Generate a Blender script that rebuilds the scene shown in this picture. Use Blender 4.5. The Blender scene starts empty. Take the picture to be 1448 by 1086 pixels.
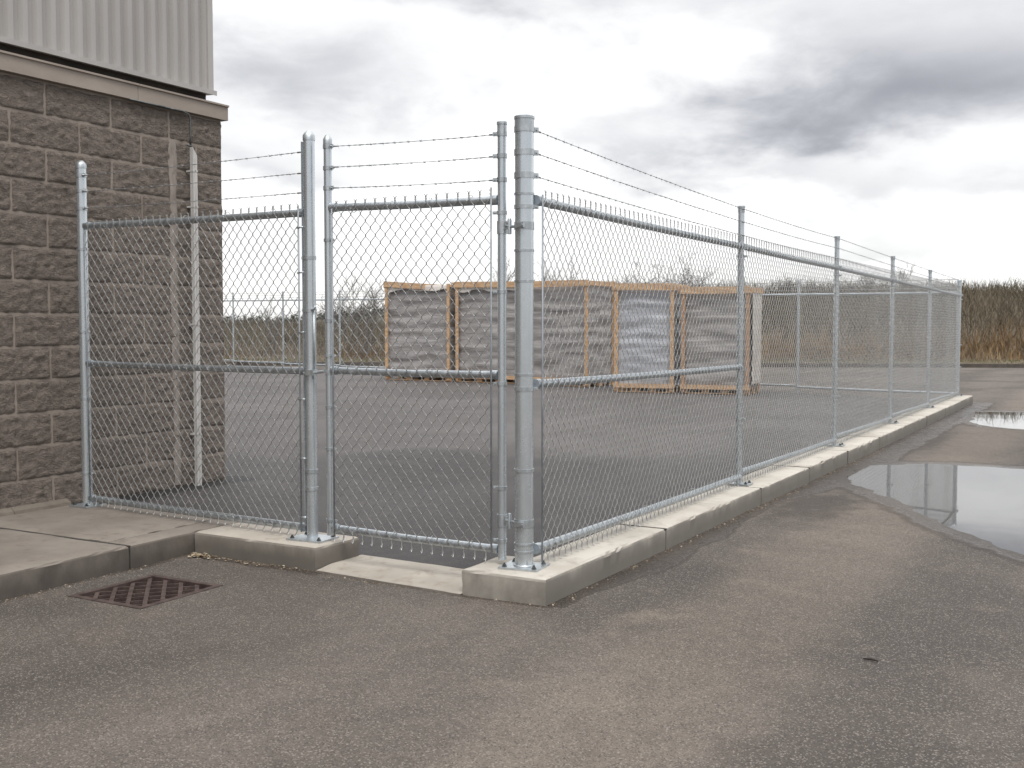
import bpy, math, random
from mathutils import Vector, noise
random.seed(7)
R = math.radians
S = bpy.context.scene
COL = S.collection
PI = math.pi

# ------------------------------------------------------------------ helpers
def lerp(a, b, t): return a + (b - a) * t
def sm(a, b, x):
    t = max(0.0, min(1.0, (x - a) / (b - a))); return t * t * (3 - 2 * t)   # also falls when b < a
def fbm(x, y, z=0.0, o=4): return noise.fractal(Vector((x, y, z)), 1.0, 2.0, o)

def tag(o, label=None, cat=None, group=None, kind=None):
    if label: o['label'] = label
    if cat: o['category'] = cat
    if group: o['group'] = group
    if kind: o['kind'] = kind
    return o

def thing(name, label, cat, loc=(0, 0, 0), group=None):
    o = bpy.data.objects.new(name, None); COL.objects.link(o)
    o.empty_display_size = 0.2
    o.location = loc
    return tag(o, label, cat, group)

def world_loc(o):
    p = Vector((0, 0, 0))
    while o is not None:
        p += o.location; o = o.parent
    return p

class MB:
    """collects faces in world coordinates and links them as one mesh object"""
    def __init__(s): s.v = []; s.f = []; s.a = {}
    def add(s, vs, fs):
        b = len(s.v); s.v.extend(tuple(p) for p in vs)
        s.f.extend(tuple(i + b for i in q) for q in fs)
        return s
    def box(s, x0, x1, y0, y1, z0, z1):
        vs = [(x, y, z) for x in (x0, x1) for y in (y0, y1) for z in (z0, z1)]
        return s.add(vs, [(0, 1, 3, 2), (4, 6, 7, 5), (0, 4, 5, 1), (2, 3, 7, 6), (0, 2, 6, 4), (1, 5, 7, 3)])
    def obox(s, c, ax, ay, az, hx, hy, hz):
        c = Vector(c); ax = Vector(ax).normalized() * hx; ay = Vector(ay).normalized() * hy; az = Vector(az).normalized() * hz
        vs = [c + ax * i + ay * j + az * k for i in (-1, 1) for j in (-1, 1) for k in (-1, 1)]
        return s.add(vs, [(0, 1, 3, 2), (4, 6, 7, 5), (0, 4, 5, 1), (2, 3, 7, 6), (0, 2, 6, 4), (1, 5, 7, 3)])
    def beam(s, p0, p1, w, h, up=(0, 0, 1)):
        p0 = Vector(p0); p1 = Vector(p1); d = (p1 - p0)
        L = d.length; d.normalize(); side = d.cross(Vector(up))
        if side.length < 1e-4: side = d.cross(Vector((1, 0, 0)))
        side.normalize(); u = side.cross(d)
        return s.obox((p0 + p1) / 2, d, side, u, L / 2, w / 2, h / 2)
    def tube(s, path, r, n=12, cap=True):
        path = [Vector(p) for p in path]; m = len(path)
        rr = r if isinstance(r, (list, tuple)) else [r] * m
        t0 = (path[1] - path[0]).normalized()
        ref = Vector((0, 0, 1)) if abs(t0.z) < 0.9 else Vector((1, 0, 0))
        nx = t0.cross(ref).normalized()
        vs = []
        for i, p in enumerate(path):
            if i == 0: t = path[1] - path[0]
            elif i == m - 1: t = path[-1] - path[-2]
            else: t = path[i + 1] - path[i - 1]
            t.normalize(); nx = (nx - t * nx.dot(t)).normalized(); ny = t.cross(nx)
            for k in range(n):
                a = 2 * PI * k / n
                vs.append(p + (nx * math.cos(a) + ny * math.sin(a)) * rr[i])
        fs = [(i * n + k, i * n + (k + 1) % n, (i + 1) * n + (k + 1) % n, (i + 1) * n + k) for i in range(m - 1) for k in range(n)]
        if cap:
            fs.append(tuple(range(n))[::-1]); fs.append(tuple((m - 1) * n + k for k in range(n)))
        return s.add(vs, fs)
    def lathe(s, c, prof, n=24):
        """prof: list of (radius, z) from bottom to top, about a vertical axis at c"""
        vs = []; m = len(prof)
        for r, z in prof:
            for k in range(n):
                a = 2 * PI * k / n
                vs.append((c[0] + r * math.cos(a), c[1] + r * math.sin(a), c[2] + z))
        fs = [(i * n + k, i * n + (k + 1) % n, (i + 1) * n + (k + 1) % n, (i + 1) * n + k) for i in range(m - 1) for k in range(n)]
        fs.append(tuple(range(n))[::-1]); fs.append(tuple((m - 1) * n + k for k in range(n)))
        return s.add(vs, fs)
    def build(s, name, mat, parent=None, smooth=False, angle=None):
        me = bpy.data.meshes.new(name)
        off = world_loc(parent) if parent else Vector((0, 0, 0))
        me.from_pydata([(v[0] - off.x, v[1] - off.y, v[2] - off.z) for v in s.v], [], s.f)
        me.update()
        if smooth: me.shade_smooth()
        if smooth and angle: me.set_sharp_from_angle(angle=R(angle))
        me.materials.append(mat)
        for k, vals in s.a.items():
            at = me.attributes.new(k, 'FLOAT', 'POINT'); at.data.foreach_set('value', vals)
        o = bpy.data.objects.new(name, me); COL.objects.link(o)
        if parent: o.parent = parent
        return o

# ------------------------------------------------------------------ materials
class NT:
    def __init__(s, name):
        s.m = bpy.data.materials.new(name); s.m.use_nodes = True
        s.t = s.m.node_tree; s.n = s.t.nodes; s.l = s.t.links
        s.b = s.n['Principled BSDF']; s.out = s.n['Material Output']
        s.co = s.n.new('ShaderNodeTexCoord').outputs['Object']
    def link(s, a, b): s.l.new(a, b)
    def setv(s, sock, v):
        if hasattr(v, 'is_output') or isinstance(v, bpy.types.NodeSocket): s.l.new(v, sock)
        elif isinstance(v, (tuple, list)) and len(v) == 3 and sock.type == 'RGBA': sock.default_value = (*v, 1)
        else: sock.default_value = v
    def noise(s, scale, detail=4, rough=0.55, co=None, stretch=None, dist=0.0):
        n = s.n.new('ShaderNodeTexNoise'); n.inputs['Scale'].default_value = scale
        n.inputs['Detail'].default_value = detail; n.inputs['Roughness'].default_value = rough
        n.inputs['Distortion'].default_value = dist
        c = co or s.co
        if stretch:
            mp = s.n.new('ShaderNodeMapping'); mp.inputs['Scale'].default_value = stretch
            s.l.new(c, mp.inputs['Vector']); c = mp.outputs['Vector']
        s.l.new(c, n.inputs['Vector'])
        return n.outputs['Fac']
    def vor(s, scale, feature='F1', out='Distance'):
        n = s.n.new('ShaderNodeTexVoronoi'); n.inputs['Scale'].default_value = scale; n.feature = feature
        s.l.new(s.co, n.inputs['Vector']); return n.outputs[out]
    def math(s, op, a, b=0.0, c=0.0, clamp=False):
        n = s.n.new('ShaderNodeMath'); n.operation = op; n.use_clamp = clamp
        for i, v in enumerate((a, b, c)): s.setv(n.inputs[i], v)
        return n.outputs[0]
    def ramp(s, fac, lo, hi, a=0.0, b=1.0):
        n = s.n.new('ShaderNodeMapRange'); n.interpolation_type = 'SMOOTHSTEP'
        s.setv(n.inputs['Value'], fac)
        for k, v in (('From Min', lo), ('From Max', hi), ('To Min', a), ('To Max', b)): n.inputs[k].default_value = v
        return n.outputs['Result']
    def mix(s, fac, a, b, mode='MIX'):
        n = s.n.new('ShaderNodeMix'); n.data_type = 'RGBA'; n.blend_type = mode
        s.setv(n.inputs['Factor'], fac); s.setv(n.inputs['A'], a) if False else None
        ia = [i for i in n.inputs if i.name == 'A' and i.type == 'RGBA'][0]
        ib = [i for i in n.inputs if i.name == 'B' and i.type == 'RGBA'][0]
        s.setv(ia, a); s.setv(ib, b)
        return [o for o in n.outputs if o.type == 'RGBA'][0]
    def attr(s, name):
        n = s.n.new('ShaderNodeAttribute'); n.attribute_name = name; return n.outputs['Fac']
    def xyz(s):
        n = s.n.new('ShaderNodeSeparateXYZ'); s.l.new(s.co, n.inputs[0]); return n.outputs
    def normal_xyz(s):
        g = s.n.new('ShaderNodeNewGeometry'); n = s.n.new('ShaderNodeSeparateXYZ')
        s.l.new(g.outputs['True Normal'], n.inputs[0]); return n.outputs
    def bump(s, h, strength=0.5, dist=0.01, prev=None):
        n = s.n.new('ShaderNodeBump'); n.inputs['Strength'].default_value = strength
        n.inputs['Distance'].default_value = dist
        s.l.new(h, n.inputs['Height'])
        if prev is not None: s.l.new(prev, n.inputs['Normal'])
        return n.outputs['Normal']
    def done(s, col=None, rough=None, metal=None, normal=None, **kw):
        if col is not None: s.setv(s.b.inputs['Base Color'], col)
        if rough is not None: s.setv(s.b.inputs['Roughness'], rough)
        if metal is not None: s.setv(s.b.inputs['Metallic'], metal)
        if normal is not None: s.l.new(normal, s.b.inputs['Normal'])
        for k, v in kw.items(): s.setv(s.b.inputs[k.replace('_', ' ')], v)
        return s.m

def mat_galv(name, a, b, r0=0.33, r1=0.5, metal=0.85, sc=1.0, blotch=0.3):
    t = NT(name)
    v = t.vor(60 * sc, out='Color')
    sep = t.n.new('ShaderNodeSeparateColor'); t.link(v, sep.inputs[0])
    streak = t.noise(6 * sc, 5, 0.6, stretch=(6, 6, 0.7))
    blot = t.noise(9 * sc, 3)
    f = t.math('ADD', t.math('MULTIPLY', sep.outputs[0], 0.12), t.math('MULTIPLY', streak, 0.88))
    c = t.mix(t.ramp(f, 0.3, 0.7), a, b)
    c = t.mix(t.ramp(blot, 0.58, 0.75, 0, blotch), c, (0.66, 0.66, 0.64))
    return t.done(c, t.ramp(f, 0.25, 0.75, r0, r1), metal)

M = {}
M['galv'] = mat_galv('galvanised_pipe', (0.58, 0.63, 0.665), (0.635, 0.685, 0.72), 0.25, 0.28, 0.76, 1.0, 0.02)
M['galv_rail'] = mat_galv('galvanised_rail', (0.42, 0.455, 0.49), (0.56, 0.605, 0.64), 0.32, 0.45, 0.9)
M['wire'] = mat_galv('galvanised_wire', (0.40, 0.405, 0.40), (0.52, 0.525, 0.52), 0.30, 0.40, 0.75)
M['barb'] = mat_galv('weathered_barbed_wire', (0.26, 0.26, 0.265), (0.40, 0.40, 0.41), 0.42, 0.6, 0.6)
M['fitting'] = mat_galv('galvanised_fitting', (0.42, 0.455, 0.48), (0.56, 0.60, 0.625), 0.32, 0.48, 0.8)
M['bar'] = mat_galv('dull_tension_bar', (0.24, 0.26, 0.28), (0.36, 0.385, 0.41), 0.5, 0.65, 0.6)
M['bolt'] = mat_galv('dark_bolt', (0.07, 0.08, 0.08), (0.16, 0.17, 0.17), 0.4, 0.6)

def mat_road(name, yard=False):
    t = NT(name)
    x, y, z = t.xyz()
    big = t.noise(0.35, 3, 0.5, dist=0.6)
    mid = t.noise(1.7, 4, 0.6)
    pat = t.noise(6.0, 4, 0.65)
    grain = t.noise(85, 4, 0.8)
    stones = t.vor(165, out='Color')
    sc = t.n.new('ShaderNodeSeparateColor'); t.link(stones, sc.inputs[0])
    if not yard:
        ca, cb, cc = (0.078, 0.066, 0.058), (0.160, 0.136, 0.118), (0.205, 0.170, 0.135)
    else:
        ca, cb, cc = (0.080, 0.074, 0.074), (0.120, 0.111, 0.111), (0.132, 0.121, 0.118)
    c = t.mix(t.ramp(big, 0.36, 0.64), ca, cb)
    c = t.mix(t.ramp(mid, 0.54, 0.72, 0, 0.55), c, cc)
    # faint darker wheel paths along the lane
    lane = t.noise(1.0, 3, 0.55, stretch=(1.1, 0.35, 1), dist=0.5)
    c = t.mix(t.ramp(lane, 0.50, 0.72, 0, 0.35), c, tuple(k * 0.75 for k in ca))
    if not yard:   # wheel tracks worn into the lane along the fence
        wob = t.math('MULTIPLY', t.math('SUBTRACT', mid, 0.5), 0.9)
        for x0, wd, am in ((2.22, 0.34, 0.55), (0.62, 0.30, 0.30), (-1.3, 0.5, 0.3)):
            dd = t.math('ABSOLUTE', t.math('ADD', t.math('SUBTRACT', x, x0), wob))
            c = t.mix(t.math('MULTIPLY', t.ramp(dd, wd * 0.3, wd * 1.5, 1, 0), am), c, tuple(k * 0.72 for k in ca))
        dd = t.math('ABSOLUTE', t.math('ADD', t.math('SUBTRACT', x, 1.35), wob))
        c = t.mix(t.ramp(dd, 0.15, 0.7, 0.42, 0), c, tuple(k * 1.05 for k in cc))
    c = t.mix(t.ramp(pat, 0.35, 0.75, 0, 0.30), c, tuple(k * 0.8 for k in ca))
    # exposed aggregate: pale and dark chips
    chips = t.ramp(sc.outputs[0], 0.80, 0.93)
    darkc = t.ramp(sc.outputs[1], 0.74, 0.9)
    amt = 0.55 if not yard else 0.35
    c = t.mix(t.math('MULTIPLY', chips, amt), c, (0.36, 0.32, 0.285))
    c = t.mix(t.math('MULTIPLY', darkc, amt + 0.1), c, (0.035, 0.032, 0.03))
    c = t.mix(t.ramp(grain, 0.3, 0.7, 0.0, 0.5), c, t.mix(1.0, c, (0.6, 0.59, 0.58), 'MULTIPLY'))
    rough = 0.82
    wet_dark = t.attr('wet_dark')
    wet_dark_n = t.math('ADD', wet_dark, t.math('MULTIPLY', t.math('SUBTRACT', t.noise(4.5, 4, 0.6), 0.5), 0.7))
    w = t.ramp(wet_dark_n, 0.40, 0.60) if not yard else t.ramp(wet_dark_n, 0.15, 0.75)
    c = t.mix(t.math('MULTIPLY', w, 0.85), c, t.mix(1.0, c, (0.50, 0.46, 0.43) if not yard else (0.36, 0.36, 0.37), 'MULTIPLY'))
    film = t.ramp(wet_dark_n, 0.66, 0.95)
    rough = t.math('SUBTRACT', 0.84, t.math('ADD', t.math('MULTIPLY', w, 0.12), t.math('MULTIPLY', film, 0.0 if yard else 0.56)))
    if yard: c = t.mix(t.math('MULTIPLY', t.ramp(wet_dark_n, 0.8, 1.05), 0.75), c, (0.012, 0.012, 0.013))
    h = t.math('ADD', t.math('MULTIPLY', t.vor(150), 0.7), t.math('MULTIPLY', grain, 0.6))
    n = t.bump(h, 0.8 if not yard else 0.35, 0.006)
    n = t.bump(mid, 0.15, 0.02, n)
    t.b.inputs['Specular IOR Level'].default_value = 0.4
    return t.done(c, rough, 0.0, n)
M['road'] = mat_road('weathered_asphalt')
M['yard'] = mat_road('yard_blacktop', True)

def mat_conc(name, a, b, stain, stain_amt=0.6, damp_shade=0.0, only_x=False, lift=0.0):
    t = NT(name)
    x, y, z = t.xyz()
    n1 = t.noise(1.6, 5, 0.6); n2 = t.noise(9, 5, 0.6); n3 = t.noise(120, 2, 0.6)
    c = t.mix(t.ramp(n1, 0.33, 0.67), a, b)
    c = t.mix(t.ramp(n2, 0.52, 0.75, 0, 0.5), c, stain)
    blotch = t.noise(3.2, 4, 0.65, dist=0.8)
    c = t.mix(t.ramp(blotch, 0.56, 0.70, 0, stain_amt), c, stain)
    # vertical faces painted darker than the top: their shade, with some grime
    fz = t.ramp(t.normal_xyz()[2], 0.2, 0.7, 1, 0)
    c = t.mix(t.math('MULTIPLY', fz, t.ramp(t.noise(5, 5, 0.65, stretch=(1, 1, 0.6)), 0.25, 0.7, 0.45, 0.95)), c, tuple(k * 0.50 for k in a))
    if damp_shade:   # soaked mark low on the sides; on the long kerb it paints shade
        nn = t.normal_xyz()
        side = t.ramp(nn[0], 0.4, 0.8) if only_x else t.ramp(nn[2], 0.2, 0.6, 1, 0)
        dark_top = t.math('ADD', t.math('MULTIPLY', t.noise(1.5, 5, 0.65, stretch=(1, 1, 0.4)), 0.42), lift)
        wet_dark = t.ramp(t.math('SUBTRACT', dark_top, z), 0.02, 0.14)
        wet_dark = t.math('MULTIPLY', wet_dark, side)
        c = t.mix(t.math('MULTIPLY', wet_dark, damp_shade), c, tuple(k * 0.36 for k in a))
    pits = t.vor(55)
    c = t.mix(t.ramp(pits, 0.0, 0.10, 0.55, 0), c, tuple(k * 0.4 for k in a))
    n = t.bump(t.math('ADD', t.math('MULTIPLY', n3, 0.5), n2), 0.25, 0.006)
    return t.done(c, 0.85, 0, n)
M['kerb'] = mat_conc('kerb_concrete', (0.38, 0.35, 0.305), (0.50, 0.468, 0.42), (0.25, 0.222, 0.188), 0.5, 0.8, True, 0.03)
M['plinth'] = mat_conc('plinth_concrete', (0.34, 0.305, 0.265), (0.43, 0.392, 0.345), (0.25, 0.20, 0.145), 0.45, 0.8, False, -0.02)
M['walk'] = mat_conc('sidewalk_concrete', (0.165, 0.142, 0.121), (0.225, 0.197, 0.170), (0.12, 0.097, 0.078), 0.5, 0.45, False, -0.08)
M['sill'] = mat_conc('sill_concrete', (0.31, 0.28, 0.242), (0.40, 0.365, 0.318), (0.21, 0.165, 0.12), 0.55)
M['farkerb'] = mat_conc('far_kerb_concrete', (0.13, 0.11, 0.095), (0.18, 0.155, 0.135), (0.1, 0.08, 0.06), 0.4)

def mat_block():
    t = NT('split_face_block')
    rnd = t.attr('tone')
    n1 = t.noise(14, 6, 0.7); n2 = t.noise(1.3, 4, 0.6); n3 = t.noise(90, 4, 0.7)
    c = t.mix(t.ramp(n1, 0.3, 0.7), (0.185, 0.153, 0.130), (0.295, 0.250, 0.215))
    c = t.mix(t.math('MULTIPLY', rnd, 0.6), c, (0.225, 0.188, 0.160))
    c = t.mix(t.ramp(n3, 0.62, 0.8, 0, 0.6), c, (0.30, 0.27, 0.24))
    c = t.mix(t.ramp(n3, 0.24, 0.44, 0.6, 0), c, (0.075, 0.060, 0.050))
    c = t.mix(t.ramp(n2, 0.55, 0.75, 0, 0.35), c, (0.20, 0.18, 0.16))
    n4 = t.noise(26, 5, 0.7, stretch=(1, 0.8, 1.6), dist=1.2)
    n = t.bump(n4, 1.0, 0.05); n = t.bump(n3, 0.6, 0.008, n)
    return t.done(c, 0.93, 0, n)
M['block'] = mat_block()
def mat_mortar():
    t = NT('mortar')
    n = t.noise(22, 4)
    c = t.mix(n, (0.225, 0.190, 0.163), (0.295, 0.254, 0.22))
    return t.done(c, 0.95, 0, t.bump(t.noise(120, 3), 0.3, 0.004))
M['mortar'] = mat_mortar()
def mat_simple(name, a, b, scale=3, rough=0.6, metal=0.0, stretch=None, bump=0.0, bs=40):
    t = NT(name)
    c = t.mix(t.ramp(t.noise(scale, 5, 0.6, stretch=stretch), 0.3, 0.7), a, b)
    nn = t.bump(t.noise(bs, 3, 0.6, stretch=stretch), bump, 0.01) if bump else None
    return t.done(c, rough, metal, nn)
M['siding'] = mat_simple('painted_metal_siding', (0.345, 0.330, 0.318), (0.405, 0.39, 0.377), 2, 0.42, 0.0, (1, 1, 0.3))
M['flash'] = mat_simple('tan_flashing', (0.27, 0.228, 0.195), (0.33, 0.285, 0.245), 1.6, 0.6, 0.0, (1, 1, 2), 0.05)
M['footing'] = mat_simple('dirty_footing', (0.10, 0.085, 0.07), (0.17, 0.145, 0.12), 5, 0.9, 0, None, 0.4)
M['dark'] = mat_simple('dark_gap', (0.03, 0.027, 0.025), (0.05, 0.045, 0.04), 4, 0.9)
M['white'] = mat_simple('white_paint', (0.42, 0.41, 0.395), (0.56, 0.55, 0.535), 5, 0.5, 0, (4, 4, 0.6), 0.05)
M['sealant'] = mat_simple('pale_sealant_smear', (0.225, 0.194, 0.170), (0.305, 0.270, 0.240), 9, 0.9, 0, (3, 3, 0.8), 0.6, 60)
M['rust'] = mat_simple('rusty_cast_iron', (0.045, 0.028, 0.024), (0.095, 0.066, 0.058), 14, 0.75, 0.2, None, 0.3, 90)
M['pit'] = mat_simple('pit_wall', (0.008, 0.006, 0.006), (0.016, 0.012, 0.011), 6, 0.9)
M['lumber'] = mat_simple('raw_lumber', (0.42, 0.26, 0.145), (0.60, 0.41, 0.255), 5, 0.75, 0, (1, 1, 4), 0.2, 30)
M['lumber_dark'] = mat_simple('weathered_lumber', (0.33, 0.195, 0.12), (0.47, 0.30, 0.185), 5, 0.8, 0, (1, 1, 4), 0.2, 30)
M['whitefilm'] = mat_simple('white_plastic_sheet', (0.50, 0.46, 0.42), (0.68, 0.64, 0.60), 3, 0.35, 0, None, 0.3, 6)
def mat_film(name, a, b, hi):
    t = NT(name)
    n1 = t.noise(2.2, 5, 0.65, stretch=(0.5, 0.5, 4.0), dist=0.6)
    n2 = t.noise(6, 4, 0.6, stretch=(0.4, 0.4, 5))
    c = t.mix(t.ramp(n1, 0.3, 0.7), a, b)
    c = t.mix(t.ramp(n2, 0.62, 0.8, 0, 0.5), c, hi)
    n = t.bump(n1, 0.5, 0.05)
    return t.done(c, t.ramp(n2, 0.3, 0.7, 0.28, 0.5), 0, n, Specular_IOR_Level=0.6)
M['greyfilm'] = mat_film('grey_wrapped_boards', (0.215, 0.203, 0.200), (0.36, 0.342, 0.336), (0.54, 0.52, 0.51))
M['bluefilm'] = mat_film('bluish_plastic_wrap', (0.32, 0.335, 0.37), (0.46, 0.48, 0.52), (0.60, 0.62, 0.66))

def mat_water():
    t = NT('puddle_water')
    n = t.bump(t.noise(1.6, 2, 0.4), 0.012, 0.05)
    t.b.inputs['IOR'].default_value = 1.9
    return t.done((0.05, 0.047, 0.045), 0.02, 0, n)
M['water'] = mat_water()
def mat_var(name, a, b, c2, rough=0.9):
    """stems and blades: hue differs stem by stem"""
    t = NT(name)
    v = t.attr('tone')
    c = t.mix(t.ramp(v, 0.0, 0.55), a, b); c = t.mix(t.ramp(v, 0.6, 1.0), c, c2)
    t.b.inputs['Specular IOR Level'].default_value = 0.1
    return t.done(c, rough)
M['brush'] = mat_var('bare_brush_stems', (0.075, 0.064, 0.046), (0.130, 0.110, 0.080), (0.19, 0.162, 0.118))
M['drygrass'] = mat_var('dry_tan_grass', (0.12, 0.075, 0.04), (0.26, 0.175, 0.095), (0.36, 0.27, 0.165))
M['grass'] = mat_var('short_grass', (0.07, 0.085, 0.03), (0.12, 0.13, 0.05), (0.19, 0.17, 0.08))
M['bark'] = mat_simple('grey_bark', (0.10, 0.09, 0.082), (0.20, 0.18, 0.165), 6, 0.9)
M['evergreen'] = mat_var('evergreen_needles', (0.030, 0.034, 0.024), (0.05, 0.054, 0.038), (0.08, 0.078, 0.055))
M['soil'] = mat_simple('brown_soil', (0.075, 0.055, 0.036), (0.13, 0.10, 0.066), 0.7, 0.95, 0, None, 0.4, 6)
M['hill'] = mat_simple('far_hillside', (0.045, 0.048, 0.034), (0.085, 0.08, 0.055), 0.08, 0.95)
M['stone'] = mat_var('grit_and_leaf_bits', (0.10, 0.075, 0.055), (0.22, 0.175, 0.13), (0.42, 0.36, 0.29))
M['leaf'] = mat_var('dry_leaves', (0.20, 0.14, 0.085), (0.36, 0.29, 0.2), (0.5, 0.44, 0.34))
M['twig'] = mat_simple('dark_twig', (0.02, 0.016, 0.013), (0.04, 0.03, 0.025), 20, 0.8)

# ------------------------------------------------------------------ numbers of the place
K = 0.155                                   # kerb height
WALLX, WALLY = -4.35, 2.03                  # block wall face and its far corner
def kx(y): return 0.265 + 0.06 * min(1, max(0, y / 8))      # outer face of the long kerb
POSTY = [0.0, 3.98, 7.68, 11.2, 14.66, 18.4]
FX = 0.05                                   # line of the long fence
PUD = [(0.565, 5.94), (0.53, 6.6), (0.56, 7.25), (0.95, 7.62), (1.414, 7.78), (2.126, 7.75), (3.0, 7.45), (3.9, 6.7), (4.4, 5.5),
       (4.3, 4.0), (3.7, 2.7), (3.1, 2.25), (2.75, 2.5), (2.51, 2.80), (1.983, 3.47), (1.573, 4.27), (1.065, 5.10)]
PUD2 = [(0.62, 16.3), (0.75, 15.2), (0.85, 13.9), (1.2, 13.2), (1.9, 12.9), (3.2, 12.7), (4.6, 13.2), (5.2, 14.6), (4.2, 16.1), (2.6, 16.6), (1.4, 16.65)]
def smooth_poly(P, it=2):
    for _ in range(it):
        Q = []
        for i in range(len(P)):
            a, b = P[i], P[(i + 1) % len(P)]
            Q += [(a[0] * .75 + b[0] * .25, a[1] * .75 + b[1] * .25), (a[0] * .25 + b[0] * .75, a[1] * .25 + b[1] * .75)]
        P = Q
    return P
def ragged(P, amp, f):
    out = []
    for x, y in P:
        out.append((x + amp * fbm(x * f, y * f, 3.1), y + amp * 1.5 * fbm(x * f, y * f, 9.7)))
    return out
PUDS = [(x + 0.0, y) for x, y in PUD]; PUD2S = PUD2
def grow_poly(P, k):
    cx = sum(p[0] for p in P) / len(P); cy = sum(p[1] for p in P) / len(P)
    return [(cx + (x - cx) * (1 + k) , cy + (y - cy) * (1 + k)) for x, y in P]
PUDS = [(max(0.36, x), y) for x, y in grow_poly(PUD, 0.18)]; PUD2S = [(max(0.36, x), y) for x, y in grow_poly(PUD2, 0.15)]
def sdist(P, x, y):
    inside = False; d2 = 1e9; n = len(P)
    for i in range(n):
        ax, ay = P[i]; bx, by = P[(i + 1) % n]
        if (ay > y) != (by > y) and x < (bx - ax) * (y - ay) / (by - ay) + ax: inside = not inside
        dx, dy = bx - ax, by - ay
        t = max(0, min(1, ((x - ax) * dx + (y - ay) * dy) / (dx * dx + dy * dy + 1e-12)))
        e = (x - ax - t * dx) ** 2 + (y - ay - t * dy) ** 2
        if e < d2: d2 = e
    d = math.sqrt(d2)
    return -d if inside else d

# ------------------------------------------------------------------ ground, road, yard, water
def wet_and_shade(x, y):
    w = 0.0
    if x > kx(y) - 0.1 and -0.25 < y < 19:
        g = x - kx(y)
        wid = 0.10 + 0.14 * sm(0.0, 0.8, y) * (1 - sm(2.2, 3.4, y)) + 0.35 * sm(3.5, 6, y) + 0.08 * fbm(y * 1.3, 2.0)  # gutter moisture, with the kerb's shadow painted in beside it
        w = max(w, 0.85 * (1 - sm(wid * 0.8, wid * 1.2, g)))
        if x < 6 and y > 1:
            if y < 10: 
                d = sdist(PUD, x, y) / 1.0
                w = max(w, (1 - sm(0.0, 0.55, d)) * 1.15)
            if y > 9:
                d = sdist(PUD2, x, y)
                w = max(w, (1 - sm(0.0, 0.7, d)) * 1.0)
            # damp tongue between kerb and puddles
            e = ((x - 0.75) / 0.55) ** 2 + ((y - 4.0) / 1.3) ** 2
            w = max(w, 0.66 * math.exp(-e * 0.8))
            e = ((x - 0.6) / 0.5) ** 2 + ((y - 10.3) / 2.2) ** 2
            w = max(w, 0.72 * math.exp(-e * 0.8))
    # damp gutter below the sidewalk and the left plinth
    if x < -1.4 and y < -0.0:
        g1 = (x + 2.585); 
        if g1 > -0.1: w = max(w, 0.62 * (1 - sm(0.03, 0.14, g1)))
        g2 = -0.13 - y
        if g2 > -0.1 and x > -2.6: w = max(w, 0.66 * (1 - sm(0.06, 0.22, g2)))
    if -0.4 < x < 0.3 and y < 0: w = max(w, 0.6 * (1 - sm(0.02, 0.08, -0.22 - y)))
    return w

def frange(a, b, n): return [a + (b - a) * i / n for i in range(n + 1)]
GX0, GX1, GY0, GY1 = -2.29, -1.72, -1.38, -0.77           # opening of the drain
xs = [-90, -60, -40, -25, -15, -9, -6] + frange(-4.4, -2.6, 6) + frange(-2.58, GX0, 6) + frange(GX0, GX1, 10)[1:] + frange(GX1, -0.45, 24)[1:] + frange(-0.45, 0.2, 13)[1:] + frange(0.2, 3.4, 80)[1:] + frange(3.4, 6, 26)[1:] + [8, 12, 20, 35, 60]
ys = [-45, -25, -14, -9, -6] + frange(-4.5, GY0, 20) + frange(GY0, GY1, 10)[1:] + frange(GY1, -0.3, 10)[1:] + frange(-0.3, 0.4, 14)[1:] + frange(0.4, 12, 230)[1:] + frange(12, 19, 60)[1:] + [21, 24, 28, 34, 42, 55, 75]
mb = MB(); vs = []; wet_dark = []
for yy in ys:
    for xx in xs:
        pd = 0.0; nzs = 1.0
        if 0.2 < xx < 6 and 1.5 < yy < 18.5:
            dd = min(sdist(PUD, xx, yy), sdist(PUD2, xx, yy)) + 0.10 * fbm(xx * 2.2, yy * 2.2, 3.0, 5)
            pd = -0.014 * sm(0.12, -0.12, dd) + 0.0; nzs = sm(0.0, 0.5, dd) * 0.7
        vs.append((xx, yy, pd + nzs * 0.006 * fbm(xx * 0.4, yy * 0.4) if -4.4 < xx < 6 and -4.5 < yy < 19 and not (GX0 - .1 < xx < GX1 + .1 and GY0 - .1 < yy < GY1 + .1) else pd))
        wet_dark.append(wet_and_shade(xx, yy))
nx = len(xs); fs = []
for j in range(len(ys) - 1):
    for i in range(nx - 1):
        cx, cy = (xs[i] + xs[i + 1]) / 2, (ys[j] + ys[j + 1]) / 2
        if GX0 < cx < GX1 and GY0 < cy < GY1: continue
        fs.append((j * nx + i, j * nx + i + 1, (j + 1) * nx + i + 1, (j + 1) * nx + i))
mb.add(vs, fs); mb.a['wet_dark'] = wet_dark
tag(mb.build('road', M['road'], None, True), kind='structure')

g = MB(); g.add([(-3000, -3000, -0.7), (3000, -3000, -0.7), (3000, 3000, -0.7), (-3000, 3000, -0.7)], [(0, 1, 2, 3)])
tag(g.build('ground', M['soil']), kind='structure')

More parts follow.
